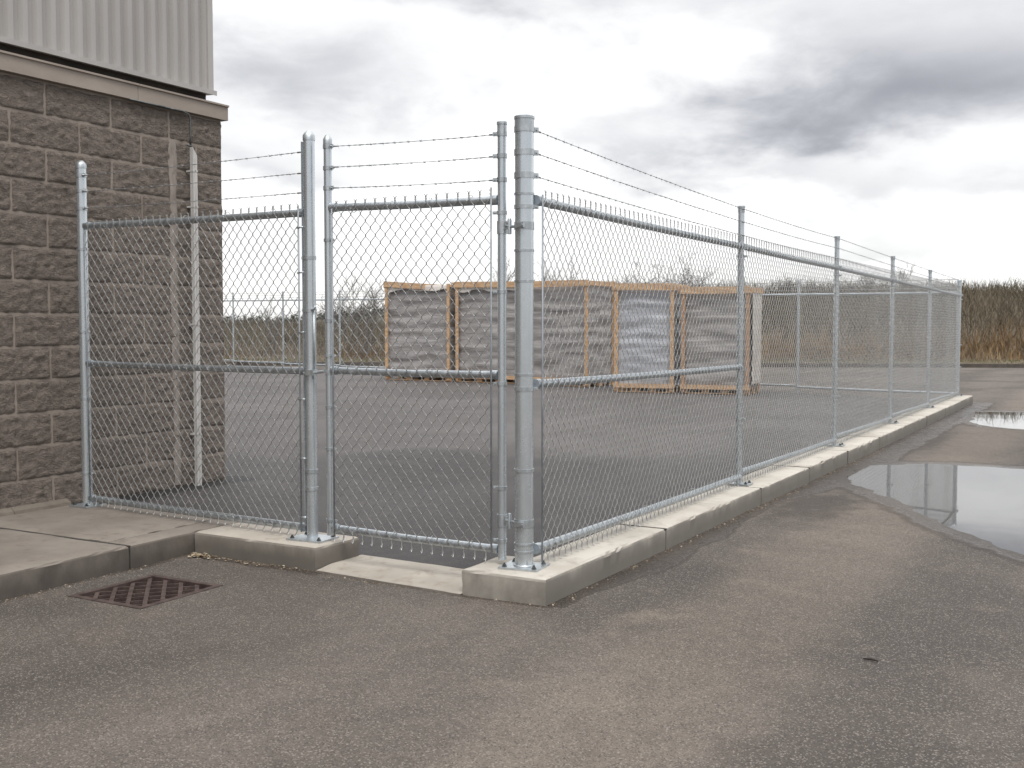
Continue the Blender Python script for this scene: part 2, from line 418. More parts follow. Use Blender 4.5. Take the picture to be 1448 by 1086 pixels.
def fence_y(x): return 18.7 + 0.30 * abs(x)               # line of the back fence
def yard_z(x, y):
    r = 0.125 * (1 - sm(0.1, 1.7, x - WALLX)) * (1 - sm(4, 9, y)) if x > WALLX - 0.2 else 0.0
    return 0.012 + r
mb = MB(); vs = []; wet_dark = []; fs = []
yx = [-45, -32, -22, -15, -10, -7, -5.5] + frange(WALLX - 0.1, -1.5, 40) + frange(-1.5, -0.09, 14)[1:]
nt = 90
for j in range(nt + 1):
    t = (j / nt) ** 1.8
    for xx in yx:
        y0 = 0.285; yy = lerp(y0, fence_y(xx) + 0.35, t)
        vs.append((xx, yy, yard_z(xx, yy) + 0.004 * fbm(xx * .5, yy * .5)))
        d = -0.49 * xx + 0.871 * yy
        w = 0.62 * (1 - sm(5.6, 8.0, d + 0.5 * fbm(xx * 0.5, yy * 0.5, 5)))         # darker ground by the gate, fading towards the back
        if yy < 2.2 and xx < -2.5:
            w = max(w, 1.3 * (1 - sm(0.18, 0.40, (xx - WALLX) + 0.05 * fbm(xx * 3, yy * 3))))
        wet_dark.append(w)
n_ = len(yx)
for j in range(nt):
    for i in range(n_ - 1): fs.append((j * n_ + i, j * n_ + i + 1, (j + 1) * n_ + i + 1, (j + 1) * n_ + i))
mb.add(vs, fs); mb.a['wet_dark'] = wet_dark
tag(mb.build('yard_ground', M['yard'], None, True), kind='structure')

for nm, P, zz in (('puddle_water', PUDS, -0.0065), ('puddle_water', PUD2S, -0.0065)):
    cx = sum(p[0] for p in P) / len(P); cy = sum(p[1] for p in P) / len(P)
    m_ = MB(); m_.add([(cx, cy, zz)] + [(p[0], p[1], zz) for p in P], [(0, 1 + i, 1 + (i + 1) % len(P)) for i in range(len(P))])
    tag(m_.build(nm, M['water']), kind='structure')

# ------------------------------------------------------------------ concrete kerbs, sidewalk, sill
def cast(parent, name, mat, P, z0, z1, rad=0.018, step=0.05, seed=0.0):
    """cast concrete block over a counter-clockwise outline P: eased, slightly worn edges"""
    pts = []
    n = len(P)
    for i in range(n):
        a, b = Vector(P[i]), Vector(P[(i + 1) % n]); L = (b - a).length
        k = max(1, int(L / step))
        for j in range(k): pts.append(a.lerp(b, j / k))
    m = len(pts); c = sum((p for p in pts), Vector((0, 0))) / m
    def inset(d):
        out = []
        for i in range(m):
            a, b, e = pts[i - 1], pts[i], pts[(i + 1) % m]
            t1 = (b - a).normalized(); t2 = (e - b).normalized()
            n1 = Vector((-t1.y, t1.x)); n2 = Vector((-t2.y, t2.x))
            nn = (n1 + n2); nn = nn / max(0.5, nn.length_squared / 2) if nn.length > 1e-6 else n1
            out.append(b + nn * d)
        return out
    rings = [(0.0, z0), (0.0, lerp(z0, z1, 0.5)), (0.0, z1 - rad), (rad * 0.30, z1 - rad * 0.32), (rad, z1)]
    vs = []
    for d, z in rings:
        for p in inset(d):
            w = 0.007 * fbm(p.x * 4 + seed, p.y * 4, z * 9)
            chip = 0.0
            if 0 < d < rad: chip = max(0, fbm(p.x * 9, p.y * 9, seed + 4) - 0.28) * 0.03
            q = p + (c - p).normalized() * (w + chip)
            vs.append((q.x, q.y, z - chip * 0.6 + (0.003 * fbm(p.x * 2, p.y * 2, seed) if z == z1 else 0)))
    fs = [(r * m + i, r * m + (i + 1) % m, (r + 1) * m + (i + 1) % m, (r + 1) * m + i) for r in range(len(rings) - 1) for i in range(m)]
    fs.append(tuple((len(rings) - 1) * m + i for i in range(m)))
    b = MB(); b.add(vs, fs)
    return b.build(name, mat, parent, True, 35)

def ctr(name):
    o = bpy.data.objects.new(name, None); COL.objects.link(o); o['kind'] = 'structure'; return o
kerb_r = ctr('kerb')
ki = lambda y: -0.10
J = [1.6, 3.86, 5.5, 7.2, 9.0, 10.9, 12.8, 14.8, 16.8, 18.66]
gp = 0.009
cast(kerb_r, 'kerb_section', M['kerb'], [(-0.305, -0.215), (0.262, -0.222), (kx(1.6), 1.6 - gp), (-0.10, 1.6 - gp), (-0.10, 0.262), (-0.305, 0.255)], -0.05, K, 0.02)
def filler(par, P):
    b = MB(); n = len(P); b.add([(x, y, -0.05) for x, y in P] + [(x, y, K - 0.0035) for x, y in P], [tuple(range(n))[::-1], tuple(range(n, 2 * n))] + [(i, (i + 1) % n, n + (i + 1) % n, n + i) for i in range(n)])
    b.build('joint_filler', M['dark'], par)
for y1 in J[:-1]: filler(kerb_r, [(-0.09, y1 - gp - 0.012), (kx(y1) - 0.002, y1 - gp - 0.012), (kx(y1) - 0.002, y1 + gp + 0.012), (-0.09, y1 + gp + 0.012)])
y0 = J[0]
for i, y1 in enumerate(J[1:]):
    cast(kerb_r, 'kerb_section', M['kerb'], [(-0.10, y0 + gp), (kx(y0) + 0.004 * math.sin(i * 2.1), y0 + gp), (kx(y1) + 0.004 * math.sin(i * 2.1), y1 - gp), (-0.10, y1 - gp)], -0.05, K - 0.003 * (i % 2), 0.018, seed=i * 1.7)
    y0 = y1
kerb_l = ctr('kerb')
cast(kerb_l, 'kerb_section', M['plinth'], [(-2.56, -0.135), (-1.47, -0.15), (-1.445, 0.24), (-1.445, 0.283), (-2.56, 0.33)], -0.05, K, 0.02, seed=5)
walk = ctr('sidewalk')
wy = [0.40, -0.70, -2.2, -3.7, -5.2, -6.7, -8.2, -9.7, -11.2, -12.7]
for i in range(len(wy) - 1):
    b_, a_ = wy[i] - (gp if i else 0), wy[i + 1] + gp
    xr = -2.575
    P = [(WALLX + 0.05, a_), (xr, a_), (xr, b_), (WALLX + 0.05, b_)] if i else [(-2.80, a_), (xr, a_), (xr, 0.335), (-2.62, b_), (-2.80, b_)]
    if i < 6: filler(walk, [(WALLX + 0.05, a_ - gp - 0.012), (xr - 0.003, a_ - gp - 0.012), (xr - 0.003, a_ - gp + 0.012), (WALLX + 0.05, a_ - gp + 0.012)])
    if i == 0: cast(walk, 'sidewalk_slab', M['walk'], [(WALLX + 0.05, a_), (-2.804, a_), (-2.804, b_), (WALLX + 0.05, b_)], -0.05, K - 0.002, 0.010, 0.06, seed=8.1)
    cast(walk, 'sidewalk_slab', M['walk'], P, -0.05, K - 0.002, 0.016, 0.06, seed=i * 2.3)
sill = MB()
sv = []; nxs, nys = 30, 12
for j in range(nys + 1):
    for i in range(nxs + 1):
        u, v = i / nxs, j / nys
        xx = lerp(-1.455, -0.298, u); yy = lerp(-0.165 - 0.075 * u, 0.325 - 0.05 * u, v)
        sv.append((xx, yy, 0.008 + 0.014 * sm(0, 0.35, v) + 0.003 * fbm(xx * 3, yy * 3)))
sill.add(sv, [(j * (nxs + 1) + i, j * (nxs + 1) + i + 1, (j + 1) * (nxs + 1) + i + 1, (j + 1) * (nxs + 1) + i) for j in range(nys) for i in range(nxs)])
e0 = [(sv[i][0], sv[i][1], -0.03) for i in range(nxs + 1)]
sill.add([sv[i] for i in range(nxs + 1)] + e0, [(i, i + 1 + 0, nxs + 2 + i, nxs + 1 + i) for i in range(nxs)])
tag(sill.build('gate_pavement', M['sill'], None, True, 40), kind='structure')

# ------------------------------------------------------------------ building
def strip_y(mb, prof, ya, yb, segs=1):
    """sweep an (x,z) profile along Y"""
    n = len(prof); vs = []
    for j in range(segs + 1):
        for x, z in prof: vs.append((x, lerp(ya, yb, j / segs), z))
    fs = [(j * n + i, j * n + (i + 1) % n, (j + 1) * n + (i + 1) % n, (j + 1) * n + i) for j in range(segs) for i in range(n)]
    fs.append(tuple(range(n))[::-1]); fs.append(tuple(segs * n + i for i in range(n)))
    mb.add(vs, fs)
bld = thing('warehouse_building', 'brown split face block building with ribbed grey metal siding above', 'building', (WALLX, WALLY, 0))
TOPZ = 3.515; CRS = 0.2595; Z0 = 0.13
core = MB(); core.box(-18, WALLX - 0.006, -15, WALLY - 0.006, -0.3, TOPZ - 0.002)
core.build('mortar_core', M['mortar'], bld)
bw = MB(); tone = []
def add_block(y0, y1, z0, z1, res):
    L = y1 - y0; ny = max(3, int(L / res)); nz = max(3, int((z1 - z0) / res))
    tn = random.random(); sd = random.random() * 50
    vs = []
    tilt = random.uniform(-0.006, 0.006)
    for j in range(nz + 1):
        for i in range(ny + 1):
            yy = lerp(y0, y1, i / ny); zz = lerp(z0, z1, j / nz)
            e = min(i / ny * L, (1 - i / ny) * L, j / nz * (z1 - z0), (1 - j / nz) * (z1 - z0))
            rise = sm(0, 0.011, e)
            d = 0.008 + 0.009 * fbm(yy * 6 + sd, zz * 7, sd, 5) + 0.014 * fbm(yy * 15 + zz * 9, zz * 24 - yy * 6 + sd, 1.0, 4) + tilt * (i / ny - 0.5)
            vs.append((WALLX - 0.009 + max(0.002, d) * rise + 0.004 * (1 if 0 < i < ny and 0 < j < nz else 0), yy, zz))
    # skirt back into the mortar
    bw.add(vs, [(j * (ny + 1) + i, j * (ny + 1) + i + 1, (j + 1) * (ny + 1) + i + 1, (j + 1) * (ny + 1) + i) for j in range(nz) for i in range(ny)])
    tone.extend([tn] * len(vs))
zc = Z0; row = 0
jt = 0.004
while zc < TOPZ - 0.05:
    z1 = min(zc + CRS, TOPZ)
    off = 0.32 if row % 2 else 0.64
    ye = WALLY; yb = WALLY - off
    while ye > -15:
        yb = max(yb, -15)
        add_block(yb + jt, ye - jt if ye < WALLY else ye + 0.004 * random.uniform(-1, 1.5), zc + jt, z1 - jt, 0.018 if ye > -1.2 else 0.11)
        ye = yb; yb = ye - 0.64
    zc = z1; row += 1
bw.a['tone'] = tone
bw.build('block_wall', M['block'], bld, True)
# far end wall, same blocks seen edge on
ew = MB(); ew.box(-18, WALLX - 0.01, WALLY - 0.006, WALLY + 0.003, 0.0, TOPZ - 0.004)
ew.a['tone'] = [0.5] * 8
ew.build('end_wall', M['block'], bld)
for a, b in ((-14, -0.30), (-0.295, 0.22)):
    ft = MB(); strip_y(ft, [(WALLX - 0.05, K - 0.02), (WALLX + 0.075, K - 0.02), (WALLX + 0.060, K + 0.022), (WALLX + 0.022, K + 0.046), (WALLX - 0.05, K + 0.05)], a, b, 20)
    ft.build('wall_footing', M['footing'], bld, True, 30)
sm_ = MB()
vs = []; 
for j in range(60):
    z = lerp(0.16, 3.25, j / 59)
    w = 0.045 + 0.02 * fbm(z * 2.2, 3.3) ; w *= sm(3.3, 3.2, z) * 0.35 + 0.65
    for k, f in enumerate((-1, -0.5, 0, 0.5, 1)):
        yy = 1.42 + f * w + 0.012 * fbm(z * 3, 7 + k)
        vs.append((WALLX + (0.012 if abs(f) < 1 else 0.002) + 0.008 * fbm(yy * 9, z * 9), yy, z))
sm_.add(vs, [(j * 5 + k, j * 5 + k + 1, (j + 1) * 5 + k + 1, (j + 1) * 5 + k) for j in range(59) for k in range(4)])
sm_.build('joint_sealant', M['sealant'], bld, True)
cap = MB()
capP = [(-5.0, TOPZ), (WALLX + 0.045, TOPZ), (WALLX + 0.045, 3.635), (WALLX + 0.062, 3.64), (WALLX + 0.062, 3.655), (-5.0, 3.672)]
for a, b in ((-15, -9), (-8.995, -3.6), (-3.595, 1.0), (1.004, WALLY + 0.045)): strip_y(cap, capP, a, b)
cap.build('wall_cap', M['flash'], bld)
gap = MB(); gap.box(-17.9, WALLX - 0.06, -15, 1.90, 3.66, 3.80); gap.build('recess', M['dark'], bld)
fl = MB(); strip_y(fl, [(-5.0, 3.765), (WALLX + 0.02, 3.738), (WALLX + 0.02, 3.728), (WALLX + 0.026, 3.728), (WALLX + 0.026, 3.770), (-5.0, 3.80)], -15, 1.955)
fl.build('base_flashing', M['siding'], bld)
sd = MB(); P = 0.128; yy = 1.90; top = 6.8; pv = []
SX = WALLX - 0.012
while yy > -15:
    for dx, dy in ((0.0, 0.0), (0.0, 0.046), (-0.034, 0.064), (-0.034, 0.110)): pv.append((SX + dx, yy - dy))
    yy -= P
n = len(pv); sd.add([(x, y, 3.768) for x, y in pv] + [(x, y, top) for x, y in pv], [(i, i + 1, n + i + 1, n + i) for i in range(n - 1)])
sd.add([(SX, 1.9, 3.768), (-18, 1.9, 3.768), (-18, 1.9, top), (SX, 1.9, top)], [(0, 1, 2, 3)])
sd.build('metal_siding', M['siding'], bld)
ct = MB(); ct.box(SX - 0.06, SX + 0.012, 1.875, 1.94, 3.766, top); ct.build('corner_trim', M['siding'], bld)
rf = MB(); rf.box(-18, SX + 0.10, -15, 2.02, top, top + 0.25); rf.build('roof', M['flash'], bld)
# white post standing against the wall with a cable to the cap
dp = thing('white_downpipe', 'slim white square pipe with slanted top standing against the block wall', 'pipe', (WALLX + 0.09, 1.60, 0.13))
b = MB(); x0, x1, ya, yb = WALLX + 0.055, WALLX + 0.092, 1.575, 1.627
zt = 3.20
b.add([(x0, ya, 0.12), (x1, ya, 0.12), (x1, yb, 0.12), (x0, yb, 0.12), (x0, ya, zt), (x1, ya, zt - 0.0), (x1, yb, zt - 0.07), (x0, yb, zt - 0.07)],
      [(3, 2, 1, 0), (4, 5, 6, 7), (0, 1, 5, 4), (1, 2, 6, 5), (2, 3, 7, 6), (3, 0, 4, 7)])
b.build('pipe', M['white'], dp)
b = MB()
for y in (1.596,): b.box(x1, x1 + 0.004, y, y + 0.008, 0.14, 3.10)
b.build('seam', M['white'], dp)
for z in (2.98, 2.66, 1.6, 0.6):
    b = MB(); b.box(WALLX + 0.01, x1 + 0.004, ya - 0.003, yb + 0.003, z, z + 0.016); b.build('bracket', M['white'], dp)
cb = MB(); cb.tube([(WALLX + 0.052, 0.9, 3.508), (WALLX + 0.052, 1.50, 3.508), (WALLX + 0.052, 1.575, 3.49), (WALLX + 0.052, 1.59, 3.45), (WALLX + 0.05, 1.592, 3.3), (WALLX + 0.05, 1.59, 3.205)], 0.008, 6)
cb.tube([(WALLX + 0.05, 1.55, 3.215), (WALLX + 0.055, 1.60, 3.21)], 0.009, 6)
tag(cb.build('cable', M['bolt'], None, True), 'thin dark cable running under the wall cap down to the white pipe', 'cable')

# ------------------------------------------------------------------ chain link
PW = 0.039; HH = 0.0477
def link_mesh(mb, p0, p1, nrm, z0, rows, r=0.0028, n=4, spikes=True, jitter=1.0):
    """woven wire between ground points p0 and p1: vertical zigzag wires hooked into one another"""
    p0 = Vector(p0); p1 = Vector(p1); d = p1 - p0; L = d.length; u = d.normalized(); nr = Vector(nrm).normalized()
    cols = int(L / PW); w = L / cols
    for k in range(cols):
        pts = []
        for j in range(rows + 1):
            right = (j + k) % 2 == 1
            s = (k + 1) * w + 0.0018 if right else k * w - 0.0018
            s = min(max(s, 0.002), L - 0.002)
            z = z0 + j * HH
            jz = 0.004 * jitter * noise.noise(Vector((s * 1.7, z * 1.7, k * 0.013)))
            jn = 0.010 * jitter * noise.noise(Vector((s * 0.9 + 5, z * 0.9, 2.0)))
            o = r * 1.05 if right else -r * 1.05
            if n > 3:
                pts.append((s + (-0.0012 if right else .0012), z - 0.0045 + jz, jn + o)); pts.append((s + (-0.0012 if right else .0012), z + 0.0045 + jz, jn - o))
            else:
                pts.append((s, z + jz, jn))
        if spikes:
            s, z, q = pts[-1]
            if (rows + k) % 2 == 1: pts += [(s - 0.003, z + 0.018, 0.004), (s + 0.002, z + 0.028, -0.003), (s - 0.012, z + 0.044, 0)]
            else: pts += [(s + 0.003, z + 0.018, -0.004), (s - 0.002, z + 0.028, 0.003), (s + 0.012, z + 0.042, 0)]
            s, z, q = pts[0]
            if (0 + k) % 2 == 1: pts = [(s - 0.006, z - 0.036, 0.012), (s - 0.002, z - 0.022, 0.004)] + pts
            else: pts = [(s + 0.006, z - 0.040, 0.014), (s + 0.002, z - 0.022, 0.0)] + pts
        vs = []
        for s, z, q in pts:
            c = p0 + u * s + nr * q
            for a in range(n):
                an = 2 * PI * (a + 0.5) / n
                o = u * (math.cos(an) * r * 1.18) + nr * (math.sin(an) * r)
                vs.append((c.x + o.x, c.y + o.y, z))
        m = len(pts)
        mb.add(vs, [(i * n + a, i * n + (a + 1) % n, (i + 1) * n + (a + 1) % n, (i + 1) * n + a) for i in range(m - 1) for a in range(n)])
ROWS = 45; MZ = 0.2

def post_tube(parent, name, x, y, r, z0, z1, mat=None, cap='dome', n=28):
    b = MB(); b.lathe((x, y, 0), [(r, z0), (r, z1)], n)
    o = b.build(name, mat or M['galv'], parent, True, 40)
    c = MB()
    if cap == 'dome':
        c.lathe((x, y, z1), [(r + .003, -0.035), (r + .003, -0.002), (r * .92, 0.008), (r * .6, 0.022), (r * .25, 0.030), (0.002, 0.032)], n)
    elif cap == 'lip':
        c.lathe((x, y, z1), [(r + .002, -0.055), (r + .002, -0.012), (r + .005, -0.010), (r + .005, 0.004), (r * .95, 0.010), (0.003, 0.014)], n)
    if cap: c.build('cap', M['fitting'], o, True, 40)
    return o
def band(parent, x, y, r, z, h=0.022, bolt=None, name='tension_band'):
    b = MB(); b.lathe((x, y, z), [(r, -h / 2), (r + .0045, -h / 2), (r + .0045, h / 2), (r, h / 2)], 24)
    if bolt:
        d = Vector((bolt[0], bolt[1], 0)).normalized(); c = Vector((x, y, z))
        b.obox(c + d * (r + 0.014), d, (-d.y, d.x, 0), (0, 0, 1), 0.016, 0.005, h / 2 * 0.9)
        s = Vector((-d.y, d.x, 0)); b.tube([c + d * (r + 0.018) - s * 0.018, c + d * (r + 0.018) + s * 0.018], 0.0055, 6)
    return b.build(name, M['fitting'], parent, True, 35)
def plate(parent, x, y, hx, hy, z, rot=0.0, bolts=True):
    ax = (math.cos(rot), math.sin(rot), 0); ay = (-math.sin(rot), math.cos(rot), 0)
    b = MB(); b.obox((x, y, z + 0.006), ax, ay, (0, 0, 1), hx, hy, 0.006)
    b.build('base_plate', M['fitting'], parent)
    if bolts:
        for i in (-1, 1):
            for j in (-1, 1):
                c = Vector((x, y, z + 0.012)) + Vector(ax) * (hx - 0.03) * i + Vector(ay) * (hy - 0.03) * j
                q = MB(); q.lathe(c, [(0.017, 0), (0.017, 0.004), (0.012, 0.004), (0.012, 0.013), (0.007, 0.014), (0.007, 0.022)], 6)
                q.build('anchor_bolt', M['bolt'], parent)
def rail(parent, name, p0, p1, r, mat=None):
    b = MB(); p0 = Vector(p0); p1 = Vector(p1); k = max(1, int((p1 - p0).length / 0.5))
    pts = [p0.lerp(p1, i / k) + Vector((0, 0, -0.006 * math.sin(PI * i / k))) for i in range(k + 1)]
    b.tube(pts, r, 14)
    d = (p1 - p0).normalized()
    for e, s in ((p0, 1), (p1, -1)):   # rail end cups
        b.tube([e - d * s * 0.004, e + d * s * 0.045], r + 0.005, 14)
    return b.build(name, mat or M['galv_rail'], parent, True, 40)
def barbed(parent, p0, p1, spacing=0.10, r=0.0016, sag=0.006, ends=True):
    p0 = Vector(p0); p1 = Vector(p1); d = p1 - p0; L = d.length; u = d.normalized()
    side = Vector((-u.y, u.x, 0)).normalized(); up = Vector((0, 0, 1))
    b = MB()
    k = max(4, int(L / 0.05)); amp = 0.0022
    for ph in (0, PI):                                    # two twisted strands
        pts = []
        for i in range(k + 1):
            t = i / k; a = t * L * 2 * PI / 0.11 + ph
            pts.append(p0 + d * t + side * (math.cos(a) * amp) + up * (math.sin(a) * amp - sag * 4 * t * (1 - t) + 0.003 * noise.noise(Vector((t * L * 1.5, p0.z, 0)))))
        b.tube(pts, r, 4)
    q = 0.06
    while q < L - 0.03:
        t = q / L; c = p0 + d * t + up * (-sag * 4 * t * (1 - t))
        b.tube([c - u * 0.007, c + u * 0.0055], 0.0044, 6)
        a = random.random() * PI
        for s in (0, 1):
            v = side * math.cos(a + s * 1.3) + up * math.sin(a + s * 1.3)
            b.tube([c - v * 0.017 + u * 0.004, c + v * 0.017 - u * 0.004], [0.0005, 0.0005], 4)
        q += spacing * random.uniform(0.85, 1.15)
    if ends:
        for e, s in ((p0, 1), (p1, -1)): b.tube([e, e + u * s * 0.06], 0.0055, 6)
    return b.build('barbed_wire', M['barb'], parent, True)
def tension_bar(parent, x, y, z0, z1, r=0.006):
    b = MB(); b.tube([(x, y, z0), (x, y, z1)], r, 8); return b.build('tension_bar', M['bar'], parent, True)
def ties(parent, pts, r):
    """bent wire ties round a rail or post"""
    for c, ax in pts:
        b = MB(); c = Vector(c); ax = Vector(ax).normalized(); s = ax.cross(Vector((0, 0, 1)))
        s = s.normalized() if s.length > .1 else Vector((1, 0, 0)); t = ax.cross(s)
        b.tube([c + (s * math.cos(a) + t * math.sin(a)) * (r + 0.003) + ax * (0.004 * a) for a in [i * PI / 5 for i in range(11)]], 0.002, 4)
        b.build('wire_tie', M['wire'], parent, True)

# ------------------------------------------------------------------ fence section between the wall and the gate
LP = (-4.13, 0.255); MP = (-1.665, 0.060)
lf = thing('chain_link_fence', 'short chain link fence section running from the block wall to the gate', 'fence', (-2.9, 0.16, K), 'chain link fence runs')
p = post_tube(lf, 'wall_post', LP[0], LP[1], 0.040, K, 2.87)
for z, h in ((2.78, .03), (2.66, .028), (2.52, .028), (2.20, .02), (1.55, .02), (1.02, .02), (0.42, .02)): band(p, LP[0], LP[1], 0.040, z, h, (0.97, -0.3) if z > 2.5 else (0.97, -0.2))
plate(p, LP[0], LP[1], 0.10, 0.10, K)
p = post_tube(lf, 'gate_post', MP[0], MP[1], 0.0375, K, 2.86)
for z in (2.05, 1.70, 1.29, 0.62, 0.50): band(p, MP[0], MP[1], 0.0375, z, 0.024, (-1, 0.0))
plate(p, MP[0], MP[1], 0.14, 0.11, K, 0.05)
fb = MB(); fb.obox((MP[0] - 0.050, MP[1] - 0.003, 1.52), (1, 0, 0), (0, 1, 0), (0, 0, 1), 0.005, 0.014, 1.30); fb.build('end_bar', M['galv'], p)
u = Vector((MP[0] - LP[0], MP[1] - LP[1], 0)).normalized(); nr = Vector((u.y, -u.x, 0))
A = Vector((LP[0], LP[1], 0)) + u * 0.045; B = Vector((MP[0], MP[1], 0)) - u * 0.045
rail(lf, 'top_rail', A + Vector((0, 0, 2.385)), B + Vector((0, 0, 2.352)), 0.025)
rail(lf, 'mid_rail', A + Vector((0, 0, 1.300)), B + Vector((0, 0, 1.292)), 0.023)
rail(lf, 'bottom_rail', A + Vector((0, 0, 0.222)), B + Vector((0, 0, 0.228)), 0.025)
A2 = A + nr * 0.030 + u * 0.03; B2 = B + nr * 0.030 - u * 0.03
m_ = MB(); link_mesh(m_, (A2.x, A2.y, 0), (B2.x, B2.y, 0), nr, MZ + 0.02, ROWS); m_.build('chain_link_mesh', M['wire'], lf, True)
tension_bar(lf, A2.x, A2.y, 0.2, 2.33); tension_bar(lf, B2.x, B2.y, 0.2, 2.40)
for z in (0.3, 0.7, 1.1, 1.55, 1.95, 2.25):
    b = MB(); b.tube([(B2.x - 0.012, B2.y, z), (MP[0] - 0.03, MP[1] - 0.03, z + .004)], 0.006, 6); b.build('clip', M['fitting'], lf, True)
for z0_, z1_ in ((2.775, 2.755), (2.65, 2.615), (2.52, 2.485)): barbed(lf, A + nr * 0.02 + Vector((0, 0, z0_)), B + Vector((0, 0, z1_)), 0.11)
pts = []
for zz in (2.37, 1.296, 0.225):
    for k in range(5): pts.append((A.lerp(B, (k + 0.6) / 5.3) + Vector((0, 0, zz)), u))
ties(lf, pts, 0.026)

# ------------------------------------------------------------------ gate
GA = Vector((-1.50, 0.050, 0)); GB = Vector((-0.158, 0.012, 0))
gt = thing('chain_link_gate', 'narrow chain link gate with barbed wire strands standing closed beside the thick corner post', 'gate', (-0.8, 0.03, 0.2))
gu = (GB - GA).normalized(); gn = Vector((gu.y, -gu.x, 0))
pl = post_tube(gt, 'upright', GA.x, GA.y, 0.0265, 0.20, 2.82, cap='dome', n=24)
pr = post_tube(gt, 'upright', GB.x, GB.y, 0.0265, 0.185, 2.80, cap='lip', n=24)
for z in (2.77, 2.63, 2.50, 2.16, 1.63, 1.40, 1.06, 0.78, 0.30): band(pl, GA.x, GA.y, 0.0265, z, 0.02 if z < 2.4 else 0.026, (1, -0.25))
for z in (2.735, 2.605, 2.465, 2.27, 1.80, 1.25, 0.62, 0.30): band(pr, GB.x, GB.y, 0.0265, z, 0.02 if z < 2.4 else 0.026, (-1, -0.25))
a = GA + gu * 0.028; b_ = GB - gu * 0.028
rail(gt, 'top_rail', a + Vector((0, 0, 2.372)), b_ + Vector((0, 0, 2.348)), 0.0255)
rail(gt, 'mid_rail', a + Vector((0, 0, 1.302)), b_ + Vector((0, 0, 1.302)), 0.023)
rail(gt, 'bottom_rail', a + Vector((0, 0, 0.250)), b_ + Vector((0, 0, 0.243)), 0.024)
a2 = a + gn * 0.030 + gu * 0.028; b2 = b_ + gn * 0.030 - gu * 0.03
m_ = MB(); link_mesh(m_, (a2.x, a2.y, 0), (b2.x, b2.y, 0), gn, MZ + 0.016, ROWS); m_.build('chain_link_mesh', M['wire'], gt, True)
tension_bar(gt, a2.x, a2.y, 0.2, 2.36); tension_bar(gt, b2.x, b2.y, 0.2, 2.42)
for (z0_, z1_) in ((2.77, 2.735), (2.635, 2.605), (2.50, 2.465)): barbed(gt, a + Vector((0, 0, z0_)), b_ + Vector((0, 0, z1_)), 0.10)
pts = [(a.lerp(b_, (k + 0.6) / 4.3) + Vector((0, 0, zz)), gu) for zz in (2.36, 1.302, 0.246) for k in range(4)]
ties(gt, pts, 0.026)
CP = (0.0, 0.0); CR = 0.0555
def hinge(z):
    h = MB()
    d = Vector((CP[0] - GB.x, CP[1] - GB.y, 0)).normalized(); s = Vector((-d.y, d.x, 0))
    g0 = Vector((GB.x, GB.y, z))
    h.lathe((GB.x, GB.y, z), [(0.0265, -0.045), (0.031, -0.045), (0.031, 0.03), (0.0265, 0.03)], 20)
    h.obox(g0 + d * 0.043 - s * 0.012, d, s, (0, 0, 1), 0.018, 0.006, 0.022)
    h.tube([g0 + d * 0.040 - s * 0.03, g0 + d * 0.040 + s * 0.02], 0.0075, 6)
    h.lathe(g0 + d * 0.062 - s * 0.012, [(0.004, -0.052), (0.013, -0.05), (0.013, 0.03), (0.009, 0.042), (0.003, 0.044)], 12)
    h.tube([g0 + d * 0.066 - s * 0.012 + Vector((0, 0, -0.006)), Vector((CP[0], CP[1], z - 0.008)) - d * (CR - 0.002) - s * 0.02, Vector((CP[0], CP[1], z - 0.008)) - s * (CR + 0.012)], 0.009, 8)
    h.lathe((CP[0], CP[1], z - 0.006), [(CR, -0.022), (CR + 0.004, -0.022), (CR + 0.004, 0.022), (CR, 0.022)], 28)
    h.obox(Vector((CP[0], CP[1], z - 0.006)) - s * (CR + 0.012) + d * 0.012, s, d, (0, 0, 1), 0.008, 0.03, 0.014)
    h.tube([Vector((CP[0], CP[1], z - 0.006)) - s * (CR + 0.026) + d * 0.03, Vector((CP[0], CP[1], z - 0.006)) - s * (CR - 0.005) + d * 0.03], 0.008, 6)
    h.build('hinge', M['fitting'], gt, True, 35)
hinge(2.19); hinge(0.43)
lt = MB()
for z in (1.29, 1.70):
    (lt if z < 1.5 else MB()).lathe((GA.x, GA.y, z), [(0.0265, -0.014), (0.0305, -0.014), (0.0305, 0.014), (0.0265, 0.014)], 20)
lt.tube([(GA.x - 0.02, GA.y - 0.028, 1.295), (GA.x - 0.10, GA.y - 0.03, 1.285), (MP[0] - 0.02, MP[1] - 0.05, 1.28)], 0.010, 8)
lt.tube([(GA.x - 0.10, GA.y - 0.03, 1.31), (GA.x - 0.10, GA.y - 0.03, 1.24)], 0.008, 8)
lt.obox((MP[0] + 0.03, MP[1] - 0.052, 1.285), (1, 0, 0), (0, 1, 0), (0, 0, 1), 0.035, 0.008, 0.018)
lt.build('latch', M['fitting'], gt, True, 35)
dr = MB()
for z in (1.70,): dr.tube([(MP[0] + 0.035, MP[1] - 0.03, z), (MP[0] + 0.062, MP[1] - 0.035, z + 0.006), (MP[0] + 0.07, MP[1] - 0.035, z + 0.03)], 0.007, 6)
dr.tube([(MP[0] + 0.047, MP[1] - 0.022, 1.24), (MP[0] + 0.047, MP[1] - 0.022, 1.72)], 0.006, 8)
dr.build('drop_rod', M['fitting'], lf, True)

